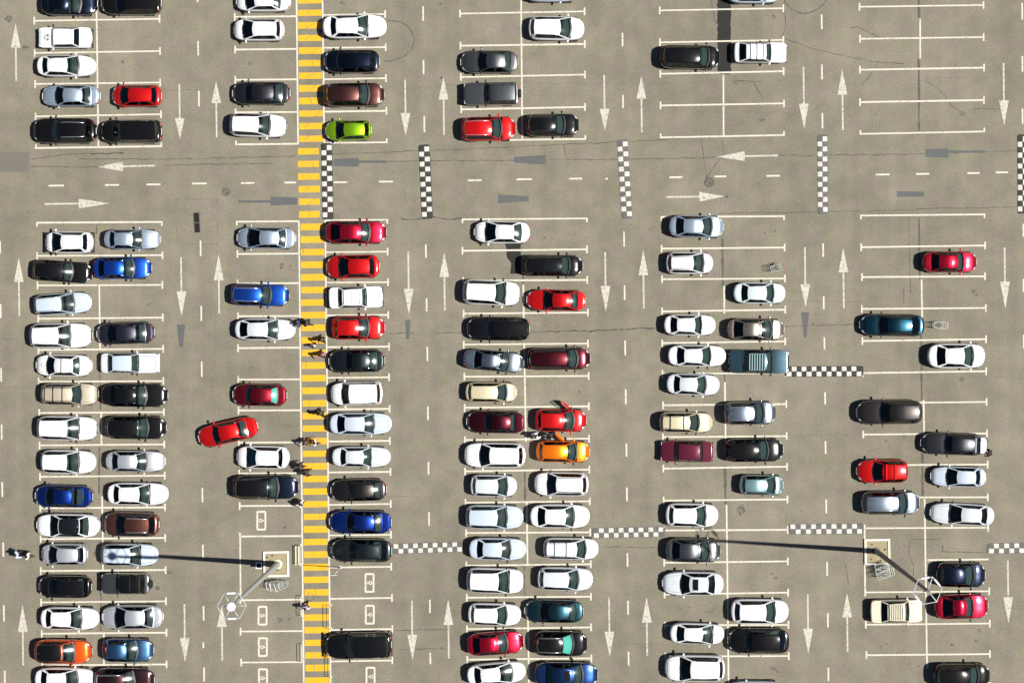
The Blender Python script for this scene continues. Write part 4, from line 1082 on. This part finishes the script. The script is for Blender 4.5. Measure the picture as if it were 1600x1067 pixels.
 (G_,827, 640,980,230,400,'R',1,'hatch','navy',(900,832),None,(),'blue-black hatchback','with bright bonnet'),
 (G_,827, 180,538,488,646,'R',-.8,'boxy','cream',(446,410),(292,246),('slats8','paintbars','tint'),'cream boxy sedan','with slatted roof rack'),
 (G_,827, 626,1000,450,620,'R',-1.5,'sedan','crimson',(894,836),(748,666),('tint',),'crimson sedan','with black rear window'),
 (G_,827, 622,1008,932,1094,'R',0,'suv','black',(930,852),None,(),'black crossover','at the lower photo edge'),
]
ROWS = [(148, 0, 'first'), (280, 1, 'second'), (480, 2, 'third'), (640, 3, 'fourth'), (823, 4, 'fifth'), (960, 5, 'sixth'), (1128, 6, 'seventh'), (1300, 7, 'eighth'), (1441, 8, 'ninth'), (1700, 9, 'tenth')]
recs = []
for c in CARS:
    ox, oy, u0, u1, v0, v1, face, tilt, typ, colr, wsx, rwx, flags, short, extra = c[:15]
    roofc = c[15] if len(c) > 15 else None
    k = 4.446
    cx, cy = ox + (u0 + u1) / 2 / k, oy + (v0 + v1) / 2 / k
    Lp, Wp = (u1 - u0) / k, (v1 - v0) / k
    ta = R(tilt)
    if abs(tilt) > 8: Lp, Wp = Lp / math.cos(ta) - 6, Wp
    elif abs(tilt) > 1.5: Wp = Wp - Lp * abs(math.sin(ta)) * .55
    Wp = max(31.5, min(41, Wp))
    def frac(x): return ((u1 - x) if face == 'R' else (x - u0)) / (u1 - u0)
    d = list(TYPES[typ][8])
    if wsx: d[0], d[1] = sorted((frac(wsx[0]), frac(wsx[1])))
    if rwx: d[2], d[3] = sorted((frac(rwx[0]), frac(rwx[1])))
    d[3] = min(d[3], .975)
    if d[3] - d[2] < .025: d[2] = d[3] - .035
    row = next(r for r in ROWS if cx < r[0])
    if abs(tilt) > 8: row = ROWS[2]
    recs.append(dict(cx=cx, cy=cy, L=Lp / 20 * .995, W=Wp / 20 * .995, face=face, tilt=tilt, typ=typ, col=colr, fr=d, flags=flags, short=short, extra=extra, roof=roofc, row=row[1], rown=row[2]))
used = set()
CARINFO = {}
for r in recs:
    mates = [o for o in recs if o['row'] == r['row'] and o is not r]
    up = [o for o in mates if 25 < r['cy'] - o['cy'] < 66]
    dn = [o for o in mates if 25 < o['cy'] - r['cy'] < 66]
    up = max(up, key=lambda o: o['cy']) if up else None
    dn = min(dn, key=lambda o: o['cy']) if dn else None
    rowp = f"{r['rown']} row"
    def cand():
        base = f"{r['short']} {r['extra']}"
        if up and dn: yield f"{base}, between {up['short']} and {dn['short']}, {rowp}"
        if up: yield f"{base}, below {up['short']}, {rowp}"
        if dn: yield f"{base}, above {dn['short']}, {rowp}"
        yield f"{base} in the {rowp}, no car directly above or below" if not up and not dn else f"{base}, {rowp}"
        if up and dn: yield f"{r['short']} between {up['short']} and {dn['short']}, {rowp}"
        if up: yield f"{r['short']} below {up['short']}, {rowp}"
    lab = None
    for t in cand():
        nw = len(t.replace(',', ' ').replace('-', '').split())
        if nw <= 16 and t not in used: lab = t; break
    if lab is None: lab = f"{r['short']} {r['extra']}, {rowp}"
    used.add(lab)
    pos = PH(r['cx'], r['cy'], .75)
    rz = -R(r['tilt']) + (0 if r['face'] == 'R' else math.pi)
    r['root'], r['info'] = build_car(pos, rz, r['L'], r['W'], r['typ'], r['col'], r['fr'], r['flags'], lab, r['roof'])
    CARINFO[r['short'] + ' ' + r['extra']] = r

# open doors and tailgate
def open_door(rec, side, xh, ang, length=1.0):
    I = rec['info']; root = rec['root']
    hinge = Vector((xh, side * I['W'] * .49, 0))
    e = Matrix.Translation(hinge) @ Matrix.Rotation(side * -R(ang), 4, 'Z')
    d = MB()
    n = 6
    for i in range(n):       # lower panel, gently curved
        x0, x1 = -length * i / n, -length * (i + 1) / n
        y0, y1 = side * .05 * math.sin(math.pi * i / n), side * .05 * math.sin(math.pi * (i + 1) / n)
        for off in (0, 1):
            o0, o1 = y0 - side * .10 * off, y1 - side * .10 * off
            d.quad((x0, o0, .32), (x1, o1, .32), (x1, o1, .98), (x0, o0, .98))
        d.quad((x0, y0, .98), (x1, y1, .98), (x1, y1 - side * .10, .98), (x0, y0 - side * .10, .98))
    d.quad((-length, 0, .32), (-length, -side * .1, .32), (-length, -side * .1, .98), (-length, 0, .98))
    d.tube([(-.05, -side * .03, .98), (-.40, -side * .17, 1.36), (-length + .05, -side * .17, 1.38), (-length, -side * .03, .98)], .025, 6)
    me = d.mesh('open_door'); me.transform(e)
    do = obj('open_door', me, I['pm'], root)
    gm = MB(); gm.quad((-.08, -side * .04, .99), (-.41, -side * .165, 1.34), (-length + .07, -side * .165, 1.36), (-length + .02, -side * .04, .99))
    gme = gm.mesh('door_window'); gme.transform(e); obj('door_window', gme, M_GLASS, do)
    tm = MB(); tm.box((-length * .5, -side * .115, .66), (length * .86, .02, .5)); tme = tm.mesh('door_trim'); tme.transform(e); obj('door_trim', tme, M_TRIM, do)
r = CARINFO['red hatchback with an open door']; open_door(r, 1, .82, 40)
r = CARINFO['orange hatchback with a rear door open']; open_door(r, 1, .10, 46, .95)
r = CARINFO['graphite hatchback with raised tailgate']; I = r['info']
p0 = I['roof_pt'](1, 0); w = I['W'] * .36
t = MB()
st = [(0, .98, .03), (.12, 1, .05), (.46, 1.0, .04), (.72, .96, .0), (.86, .84, -.05), (.94, .6, -.09)]
vs = []
for x, k, z in st:
    for v in (-1, -.6, 0, .6, 1): vs.append((p0.x - .02 - x, v * w * k, p0.z + .03 + z - .03 * v * v))
fs_g = [(i * 5 + j, (i + 1) * 5 + j, (i + 1) * 5 + j + 1, i * 5 + j + 1) for i in (1,) for j in range(4)]
fs_p = [(i * 5 + j, (i + 1) * 5 + j, (i + 1) * 5 + j + 1, i * 5 + j + 1) for i in (0, 2, 3, 4) for j in range(4)]
tg = obj('tailgate', mesh_from('tailgate', vs, fs_p, True), car_paint('silver'), r['root'])  # silver paint imitates the sun glint on this graphite panel
tag(tg, 'raised tailgate')
obj('tailgate_window', mesh_from('tailgate_window', vs, fs_g, True), M_SUNROOF, tg)
a = MB(); a.tube([(p0.x - .02 - x, -w * k, p0.z + .02 + z) for x, k, z in st] + [(p0.x - .02 - x, w * k, p0.z + .02 + z) for x, k, z in reversed(st)], .03, 6); a.build('tailgate_rim', M_TRIM, tg, True)

# ------------------------------------------------------------------ mast islands, masts
def island(cx, cy, half, label, seed):
    root = empty('mast_island', P(cx, cy, 0), R(1))
    tag(root, label, 'kerbed island')
    w, h = .15, .16
    a = MB()
    for s in (-1, 1):
        a.box((0, s * (half - w / 2), h / 2), (half * 2, w, h))
        a.box((s * (half - w / 2), 0, h / 2), (w, half * 2 - 2 * w - .004, h))
    a.build('kerb', M_CURB, root)
    n = 12; q = half - w - .003
    rr = random.Random(seed)
    vs = [(-q + 2 * q * i / n, -q + 2 * q * j / n, .09 + rr.uniform(-.012, .03) * (0 < i < n and 0 < j < n)) for i in range(n + 1) for j in range(n + 1)]
    obj('sandy_soil', mesh_from('sandy_soil', vs, [(i * (n + 1) + j, (i + 1) * (n + 1) + j, (i + 1) * (n + 1) + j + 1, i * (n + 1) + j + 1) for i in range(n) for j in range(n)], True), M_SOIL, root)
    for i in range(9):
        obj('stone', ME_LAMP, M_STONE, root, (rr.uniform(-q, q) * .85, rr.uniform(-q, q) * .85, .12), (0, 0, rr.uniform(0, 3)), (rr.uniform(.04, .11), rr.uniform(.03, .08), .05))
island(431.9, 880.6, 1.0, 'square whitewashed kerb island with sandy soil, next to the yellow crossing', 1)
island(1370.5, 861.4, 1.0, 'square whitewashed kerb island with sandy soil, above the cream boxy sedan', 2)

def mast(px, py, h, r0, r1, cap, pole_mat, lamp_mat, rot, label, lamps):
    root = empty('floodlight_mast', P(px, py, .09))
    tag(root, label, 'light mast', 'tall floodlight masts')
    a = MB(); a.tube([(0, 0, 0), (0, 0, h * .5), (0, 0, h)], r0, 14, r1); a.build('pole', pole_mat, root, True, 40)
    a = MB(); a.tube([(0, 0, 0), (0, 0, .07)], r0 * 1.55, 16); a.tube([(0, 0, .07), (0, 0, .12)], r0 * 1.1, 14)
    for k in range(8): a.tube([(math.cos(k * math.pi / 4) * r0 * 1.35, math.sin(k * math.pi / 4) * r0 * 1.35, .07), (math.cos(k * math.pi / 4) * r0 * 1.35, math.sin(k * math.pi / 4) * r0 * 1.35, .13)], .025, 6)
    a.build('base_flange', M_CREAM if cap else pole_mat, root)
    zr = h - .35; rr = .98
    hexp = [Vector((math.cos(rot + k * math.pi / 3) * rr, math.sin(rot + k * math.pi / 3) * rr, zr)) for k in range(6)]
    a = MB(); a.tube(hexp, .03, 8, closed=True); ring = a.build('ring_frame', lamp_mat, root)
    for k in (0, 2, 4) if not cap else (0, 1, 2, 3, 4, 5):
        a = MB(); a.tube([(0, 0, zr + .02), tuple(hexp[k] * .6 + Vector((0, 0, zr * .4 + .06))), tuple(hexp[k])], .032, 6); a.build('spoke', lamp_mat, ring, True)
    for k in lamps:
        m = (hexp[k] + hexp[(k + 1) % 6]) / 2; d = hexp[(k + 1) % 6] - hexp[k]
        rz = math.atan2(d.y, d.x)
        lm = MB(); lm.box((m.x, m.y, zr - .02), (.56, .11, .15), rz); lb = lm.build('floodlight', M_LAMPW if cap else M_RINGP, root)
        gl = MB(); o = Vector((m.x, m.y, 0)).normalized() * .062
        gl.box((m.x + o.x, m.y + o.y, zr - .03), (.50, .02, .11), rz); gl.build('lamp_glass', M_HEAD, lb)
    if cap:
        obj('top_cap', ball_mesh('top_cap', 18, 10), M_LAMPW, root, (0, 0, h), None, (.32, .32, .2))
    else:
        a = MB(); a.tube([(0, 0, h - .3), (0, 0, h + .05)], .14, 10); a.tube([(0, 0, h + .05), (.05, .1, h + .35)], .02, 6); a.build('mast_head', M_DGALV, root)
    hatch = MB(); hatch.box((0, -r0 * .98, 1.0), (.2, .03, .5)); hatch.build('access_hatch', pole_mat, root)
mast(434.2, 880.8, 20.9, .235, .10, True, M_GALV, M_GALV, R(62), 'pale grey floodlight mast with round white cap beside the yellow crossing', (0, 3))
mast(1369, 860.5, 20.8, .21, .10, False, M_DGALV, M_RINGP, R(70), 'dark grey floodlight mast with three-armed ring above the cream boxy sedan', (0, 2, 5))

# ------------------------------------------------------------------ shopping trolleys
def trolley_meshes():
    fr, bk, hd = MB(), MB(), MB()
    t = .011
    # basket: tapered wire box, x forward
    z0, z1 = .42, .98
    def bp(x, y, z):
        f = (z - z0) / (z1 - z0)
        return Vector((lerp(x * .82 + .02, x, f), y * lerp(.78, 1, f), z))
    xa, xb, yy = -.42, .46, .27
    for z in (z0, z1): bk.tube([bp(xa, -yy, z), bp(xb, -yy * .8, z), bp(xb, yy * .8, z), bp(xa, yy, z)], .014, 6, closed=True)
    for z in (.56, .70, .84): bk.tube([bp(xa, -yy, z), bp(xb, -yy * .8, z), bp(xb, yy * .8, z), bp(xa, yy, z)], .007, 4, closed=True)
    for i in range(10):
        u = i / 9; x = lerp(xa, xb, u); y = yy * lerp(1, .8, u)
        for s in (-1, 1): bk.tube([bp(x, s * y, z0), bp(x, s * y, z1)], .006, 4)
        bk.tube([bp(x, -y, z0), bp(x, y, z0)], .007, 4)
    for i in range(7):
        v = -1 + 2 * i / 6
        bk.tube([bp(xa, v * yy, z0), bp(xb, v * yy * .8, z0)], .006, 4)
        bk.tube([bp(xb, v * yy * .8, z0), bp(xb, v * yy * .8, z1)], .006, 4); bk.tube([bp(xa, v * yy, z0), bp(xa, v * yy, z1)], .006, 4)
    bk.box((xa + .14, 0, z1 - .14), (.02, .42, .22), 0, 1, .2)
    for s in (-1, 1):
        fr.tube([(-.44, s * .25, .12), (.40, s * .18, .12)], .016, 6)
        fr.tube([(-.44, s * .25, .12), (-.38, s * .25, .45), (-.46, s * .27, .98), (-.55, s * .27, 1.03)], .016, 6)
        fr.tube([(-.1, s * .22, .12), (-.25, s * .23, .43)], .014, 6)
    fr.tube([(.40, -.18, .12), (.40, .18, .12)], .016, 6)
    hd.tube([(-.56, -.28, 1.03), (-.56, .28, 1.03)], .022, 8)
    cw = MB()
    for x, s in ((-.42, .25), (.38, .18)):
        for q in (-1, 1): cw.tube([(x, q * s - .02, .06), (x, q * s + .02, .06)], .06, 10)
    return bk.mesh('basket'), fr.mesh('frame'), hd.mesh('handle'), cw.mesh('castors')
TM = trolley_meshes()
M_HANDLE = simple('trolley_handle_red', (0.35, .03, .03), .4)
M_HANDLEG = simple('trolley_handle_grey', (0.5, .5, .47), .4)
def trolley(loc, rz, label, group=None, hm=None, s=1.0):
    root = empty('shopping_trolley', loc, rz)
    root.scale = (s, s, s)
    tag(root, label, 'shopping trolley', group)
    obj('basket', TM[0], M_WIRE, root); obj('frame', TM[1], M_WIRE, root); obj('handle', TM[2], hm or M_HANDLEG, root)
    c = obj('castors', TM[3], M_RUBBER, root)
    return root
trolley(PH(1213.5, 418.5, .8), R(180 + 14), 'lone wire shopping trolley with a red handle in an empty bay', None, M_HANDLE)
trolley(PH(1468.5, 508, .8), R(180 - 2), 'lone wire shopping trolley behind the teal-blue hatchback', None, M_HANDLEG)
g1 = 'trolleys nested below the pale mast'
for i in range(2): trolley(PH(428 + i * 5.5, 912.5 + i * 1.2, .8), R(12 + 4 * i), 'wire shopping trolley nested in a pair below the mast island by the crossing', g1)
trolley(PH(441, 914.5, .8), R(20), 'wire shopping trolley standing askew beside the nested pair below the pale mast')
g2 = 'trolleys packed below the dark mast'
for i in range(3): trolley(PH(1376.5 + i * 1.2, 885.5 + i * 6.4, .8), R(184 + 5 * i), 'wire shopping trolley packed under the island of the dark mast', g2)
for i in range(2): trolley(PH(1384 + i * .8, 888.5 + i * 6.6, .8), R(188 + 8 * i), 'wire shopping trolley packed under the island of the dark mast', g2)

# litter bin
root = empty('litter_bin', PH(404.6, 883.2, .8)); tag(root, 'square open litter bin with a pale rim in the mast shadow', 'litter bin')
a = MB()
for s in (-1, 1):
    a.box((0, s * .2, .42), (.42, .02, .80)); a.box((s * .2, 0, .42), (.02, .376, .80))
a.box((0, 0, .03), (.37, .37, .02)); a.build('bin_body', M_BLACKMETAL, root)
a = MB()
for s in (-1, 1):
    a.box((0, s * .205, .845), (.48, .07, .04)); a.box((s * .205, 0, .845), (.07, .336, .04))
a.build('rim', M_LAMPW, root)

# hoop barriers along the crossing
def barrier(px, y0, y1, h, label, slats=False):
    A, Bq = P(px, y0), P(px + (y1 - y0) * .011, y1)
    L = (Bq - A).length
    root = empty('hoop_barrier', (A + Bq) / 2, math.atan2((Bq - A).y, (Bq - A).x))
    tag(root, label, 'barrier', 'low barriers along the crossing')
    a = MB(); r = .022; q = .12
    a.tube([(-L / 2, 0, 0), (-L / 2, 0, h - q), (-L / 2 + q * .3, 0, h - q * .3), (-L / 2 + q, 0, h), (L / 2 - q, 0, h), (L / 2 - q * .3, 0, h - q * .3), (L / 2, 0, h - q), (L / 2, 0, 0)], r, 8)
    a.build('hoop', M_CREAM, root, True)
    a = MB(); a.tube([(-L / 2, 0, h * .55), (L / 2, 0, h * .55)], .016, 6); a.build('crossrail', M_CREAM, root, True)
    for s in (-1, 1):
        a = MB(); a.box((s * L / 2, 0, .012), (.16, .12, .016)); a.build('foot_plate', M_CREAM, root)
    if slats:
        for k in range(2):
            a = MB(); a.box((0, .11 - .0 + k * -.2 - .25, .44), (L * .96, .08, .035)); a.build('slat', M_CREAM, root)
        for s in (-1, 1):
            a = MB(); a.box((s * L * .42, -.18, .21), (.05, .42, .42), 0, .9); a.build('leg', M_CREAM, root)
barrier(470, 851, 882, .75, 'cream slatted barrier by the mast island at the edge of the yellow crossing', True)
barrier(472.0, 930, 961, .75, 'cream hoop barrier with a person in lilac standing against it')
barrier(473, 1005, 1033, .75, 'thin hoop barrier facing the very large black minivan across the crossing')
barrier(517.0, 945, 981, 1.0, 'thin hoop barrier above the nose of the very large black minivan')
barrier(517.6, 1022, 1057, .85, 'thin hoop barrier below the nose of the very large black minivan')

# sign post
root = empty('sign_post', P(532, 886, 0)); tag(root, 'thin pale sign post casting a hair shadow over the crossing', 'sign post')
a = MB(); a.tube([(0, 0, 0), (0, 0, 4.4)], .04, 8, .03); a.build('pole', M_LAMPW, root, True)
a = MB(); a.box((0, 0, 4.1), (.5, .03, .5)); a.build('sign_plate', M_LAMPW, root)
a = MB(); a.tube([(0, 0, 0), (0, 0, .02)], .14, 12); a.build('foot_plate', M_GALV, root)

# ------------------------------------------------------------------ people
def skin_mesh(name, joints, edges, sub=2):
    """joints: name -> (pos, radius); grows one continuous surface"""
    names = list(joints)
    idx = {n: i for i, n in enumerate(names)}
    me = bpy.data.meshes.new(name)
    me.from_pydata([joints[n][0] for n in names], [(idx[a], idx[b]) for a, b in edges], [])
    o = bpy.data.objects.new(name, me); COL.objects.link(o)
    md = o.modifiers.new('s', 'SKIN'); md.use_smooth_shade = True
    for n, i in idx.items():
        r = joints[n][1]; r = r if isinstance(r, tuple) else (r, r)
        me.skin_vertices[0].data[i].radius = r
    me.skin_vertices[0].data[0].use_root = True
    sb = o.modifiers.new('u', 'SUBSURF'); sb.levels = sub; sb.render_levels = sub
    dg = bpy.context.evaluated_depsgraph_get()
    out = bpy.data.meshes.new_from_object(o.evaluated_get(dg), depsgraph=dg)
    out.name = name
    bpy.data.objects.remove(o)
    out.polygons.foreach_set('use_smooth', [True] * len(out.polygons))
    return out

def person_pose(pose):
    """x forward, y left. returns (joints, edges) groups for body, top, trousers"""
    stride = {'walk': .30, 'walk2': -.26, 'stand': .03, 'reach': .10}[pose]
    hip = Vector((0, 0, .93))
    lean = .10 if pose == 'reach' else .02
    chest = hip + Vector((lean * 1.6, 0, .36)); neck = hip + Vector((lean * 2.2, 0, .55)); head = neck + Vector((.03, 0, .14))
    J = {'pelvis': (hip, (.13, .11)), 'waist': (hip + Vector((lean * .7, 0, .17)), (.15, .125)), 'chest': (chest, (.175, .135)), 'neck': (neck, .058), 'jaw': (head, (.075, .088)), 'skull': (head + Vector((0, 0, .10)), (.078, .095)), 'crown': (head + Vector((-.01, 0, .165)), (.05, .06)), 'nose': (head + Vector((.105, 0, .055)), .016)}
    E = [('pelvis', 'waist'), ('waist', 'chest'), ('chest', 'neck'), ('neck', 'jaw'), ('jaw', 'skull'), ('skull', 'crown'), ('jaw', 'nose')]
    arm = {}
    for s, nm in ((1, 'l'), (-1, 'r')):
        J['ear' + nm] = (head + Vector((-.005, s * .088, .06)), .014); E.append(('skull', 'ear' + nm))
        f = stride * s
        J['hip' + nm] = (hip + Vector((0, s * .10, -.06)), .092)
        J['knee' + nm] = (hip + Vector((f * .55 + .04, s * .11, -.46)), .062)
        J['shin' + nm] = (hip + Vector((f * .75 - .0, s * .11, -.66)), .055)
        J['ankle' + nm] = (hip + Vector((f - .03, s * .11, -.85)), .042)
        J['heel' + nm] = (hip + Vector((f - .08, s * .11, -.895)), .036)
        J['toe' + nm] = (hip + Vector((f + .13, s * .13, -.90)), .032)
        E += [('pelvis', 'hip' + nm), ('hip' + nm, 'knee' + nm), ('knee' + nm, 'shin' + nm), ('shin' + nm, 'ankle' + nm), ('ankle' + nm, 'heel' + nm), ('ankle' + nm, 'toe' + nm)]
        sh = chest + Vector((0, s * .185, .11))
        if pose == 'reach' and s == 1: el, wr, dirn = sh + Vector((.24, .06, -.10)), sh + Vector((.46, .02, .06)), Vector((1, 0, .2))
        else: el, wr, dirn = sh + Vector((-f * .35 - .02, s * .07, -.28)), sh + Vector((-f * .65 + .09, s * .09, -.52)), Vector((.25, 0, -1))
        dirn.normalize()
        J['sh' + nm] = (sh, .07); J['el' + nm] = (el, .05); J['wr' + nm] = (wr, .030); J['palm' + nm] = (wr + dirn * .07, (.036, .020))
        E += [('chest', 'sh' + nm), ('sh' + nm, 'el' + nm), ('el' + nm, 'wr' + nm), ('wr' + nm, 'palm' + nm)]
        fw = Vector((1, 0, 0)) if abs(dirn.x) < .5 else Vector((0, 1, 0))
        for i, (off, ln) in enumerate(((-.03, .075), (-.01, .085), (.01, .08), (.03, .06))):
            b = wr + dirn * .09 + fw * off
            J[f'f{i}a' + nm] = (b + dirn * .01, .009); J[f'f{i}b' + nm] = (b + dirn * ln * .6 + Vector((0, -s * .012, 0)), .0085); J[f'f{i}c' + nm] = (b + dirn * ln + Vector((.0, -s * .03, 0)), .007)
            E += [('palm' + nm, f'f{i}a' + nm), (f'f{i}a' + nm, f'f{i}b' + nm), (f'f{i}b' + nm, f'f{i}c' + nm)]
        J['tha' + nm] = (wr + dirn * .035 + fw * .04, .010); J['thb' + nm] = (wr + dirn * .075 + fw * .062, .008)
        E += [('wr' + nm, 'tha' + nm), ('tha' + nm, 'thb' + nm)]
    return J, E, head
def sub_rig(J, E, keep, grow):
    j = {n: (J[n][0], tuple(r + grow for r in (J[n][1] if isinstance(J[n][1], tuple) else (J[n][1],) * 2))) for n in keep}
    return j, [e for e in E if e[0] in j and e[1] in j]
POSES = {}
for pose in ('walk', 'walk2', 'stand', 'reach'):
    J, E, head = person_pose(pose)
    body = skin_mesh('person_body', J, E, 1)
    short_ = ['pelvis', 'waist', 'chest', 'shl', 'ell', 'shr', 'elr']
    long_ = short_[:3] + ['shl', 'ell', 'wrl', 'shr', 'elr', 'wrr']
    top = skin_mesh('top', *sub_rig(J, E, long_, .030), 1)
    tee = skin_mesh('top', *sub_rig(J, E, short_, .030), 1)
    leg = skin_mesh('trousers', *sub_rig(J, E, ['pelvis', 'hipl', 'kneel', 'shinl', 'anklel', 'hipr', 'kneer', 'shinr', 'ankler'], .026), 1)
    shoes = []
    for nm in 'lr': shoes.append(skin_mesh('shoe', *sub_rig(J, E, ['ankle' + nm, 'heel' + nm, 'toe' + nm], .012), 1))
    POSES[pose] = (body, top, tee, leg, shoes, head)
ME_HAIR = ball_mesh('hair', 14, 10)
def person(px, py, face_deg, pose, topc, trc, label, tee=False, hair=None, s=1.0, longhair=False, seen=1.2):
    body, top, t2, leg, shoes, head = POSES[pose]
    root = empty('person', PH(px, py, seen), R(face_deg)); root.scale = (s, s, s)
    tag(root, label, 'person')
    obj('body', body, M_SKIN, root)
    obj('top', t2 if tee else top, simple('cloth_%d_%d_%d' % tuple(int(c * 99) for c in topc), topc, .9), root)
    obj('trousers', leg, simple('cloth_%d_%d_%d' % tuple(int(c * 99) for c in trc), trc, .9), root)
    for sh in shoes: obj('shoe', sh, M_TRIM, root)
    hm = hair or M_HAIR
    obj('hair', ME_HAIR, hm, root, head + Vector((-.025, 0, .115)), (0, R(-14), 0), (.112, .102, .098))
    if longhair: obj('hair_length', ME_HAIR, hm, root, head + Vector((-.085, 0, -.02)), None, (.055, .10, .17))
    for q in (-1, 1): obj('eye', ME_HAIR, M_TRIM, root, head + Vector((.083, q * .034, .075)), None, (.012, .014, .010))
    obj('mouth', ME_HAIR, simple('lips', (.28, .09, .08), .5), root, head + Vector((.088, 0, .005)), None, (.008, .026, .007))
    return root
DK = (.018, .018, .022)
M_BROWNH = simple('brown_hair', (.05, .025, .012), .6)
person(466, 505.5, 180, 'walk', (.05, .045, .16), DK, 'person in a purple jacket between the pearl white sedan and yellow crossing', longhair=True)
person(480.5, 504.5, 170, 'walk2', (.016, .014, .02), DK, 'person in black stepping off the crossing behind a purple-jacketed person')
person(502, 530, -80, 'walk', (.03, .022, .016), (.05, .04, .03), 'person in dark brown with bare forearms walking the crossing, near red hatchback', tee=True)
person(489.5, 539.5, -90, 'walk2', (.75, .73, .70), DK, 'small child in a white top on the yellow crossing', tee=True, s=.72, seen=.8)
person(502.5, 553.5, -85, 'walk', (.45, .17, .15), (.10, .06, .05), 'person in a dusty pink top walking on the yellow crossing', hair=M_BROWNH, longhair=True)
person(500.5, 646, 95, 'walk', (.02, .02, .022), (.03, .03, .03), 'person in black with arms swung out, crossing near bluish white sedan', tee=True)
person(476.5, 690.5, -60, 'walk', (.07, .028, .02), (.50, .36, .25), 'person in a brown top and beige trousers leaving the crossing edge', tee=True, hair=M_BROWNH)
person(491.5, 691.5, 0, 'walk2', (.78, .74, .73), (.03, .02, .02), 'person in a white top and dark trousers mid-crossing', tee=True)
person(477.8, 739, 20, 'walk', (.05, .014, .02), DK, 'person in dark maroon stepping onto the crossing, near white hatchback', longhair=True)
person(468.5, 739.0 - 10.5, 10, 'walk2', (.012, .012, .014), DK, 'person in black behind the maroon-clad person by the crossing')
person(470, 787, -20, 'stand', (.74, .70, .72), DK, 'black-haired person in a white top beside the dark blue crossover')
person(478.5, 949, -110, 'walk', (.55, .46, .60), (.03, .025, .04), 'black-haired person in a lilac top stepping over the crossing edge')
person(25.5, 866, 5, 'walk', (.50, .58, .72), DK, 'person in a pale blue shirt walking alone in the outermost lane', tee=False)
person(42.5, 868.5, -10, 'walk2', (.80, .76, .72), (.06, .06, .04), 'person in a cream shirt walking ahead of a pale blue shirt', tee=True)
person(836.5, 681, 30, 'walk', (.72, .72, .74), (.5, .5, .52), 'person all in white behind the orange hatchback')
person(856, 682.5, 0, 'reach', (.03, .03, .032), (.70, .70, .70), 'person in black and white reaching for the orange hatchback door')
person(1548.5, 707.5, 178, 'reach', (.010, .010, .010), (.012, .010, .010), 'person in black reaching into the raised tailgate of the graphite hatchback', hair=M_BROWNH)
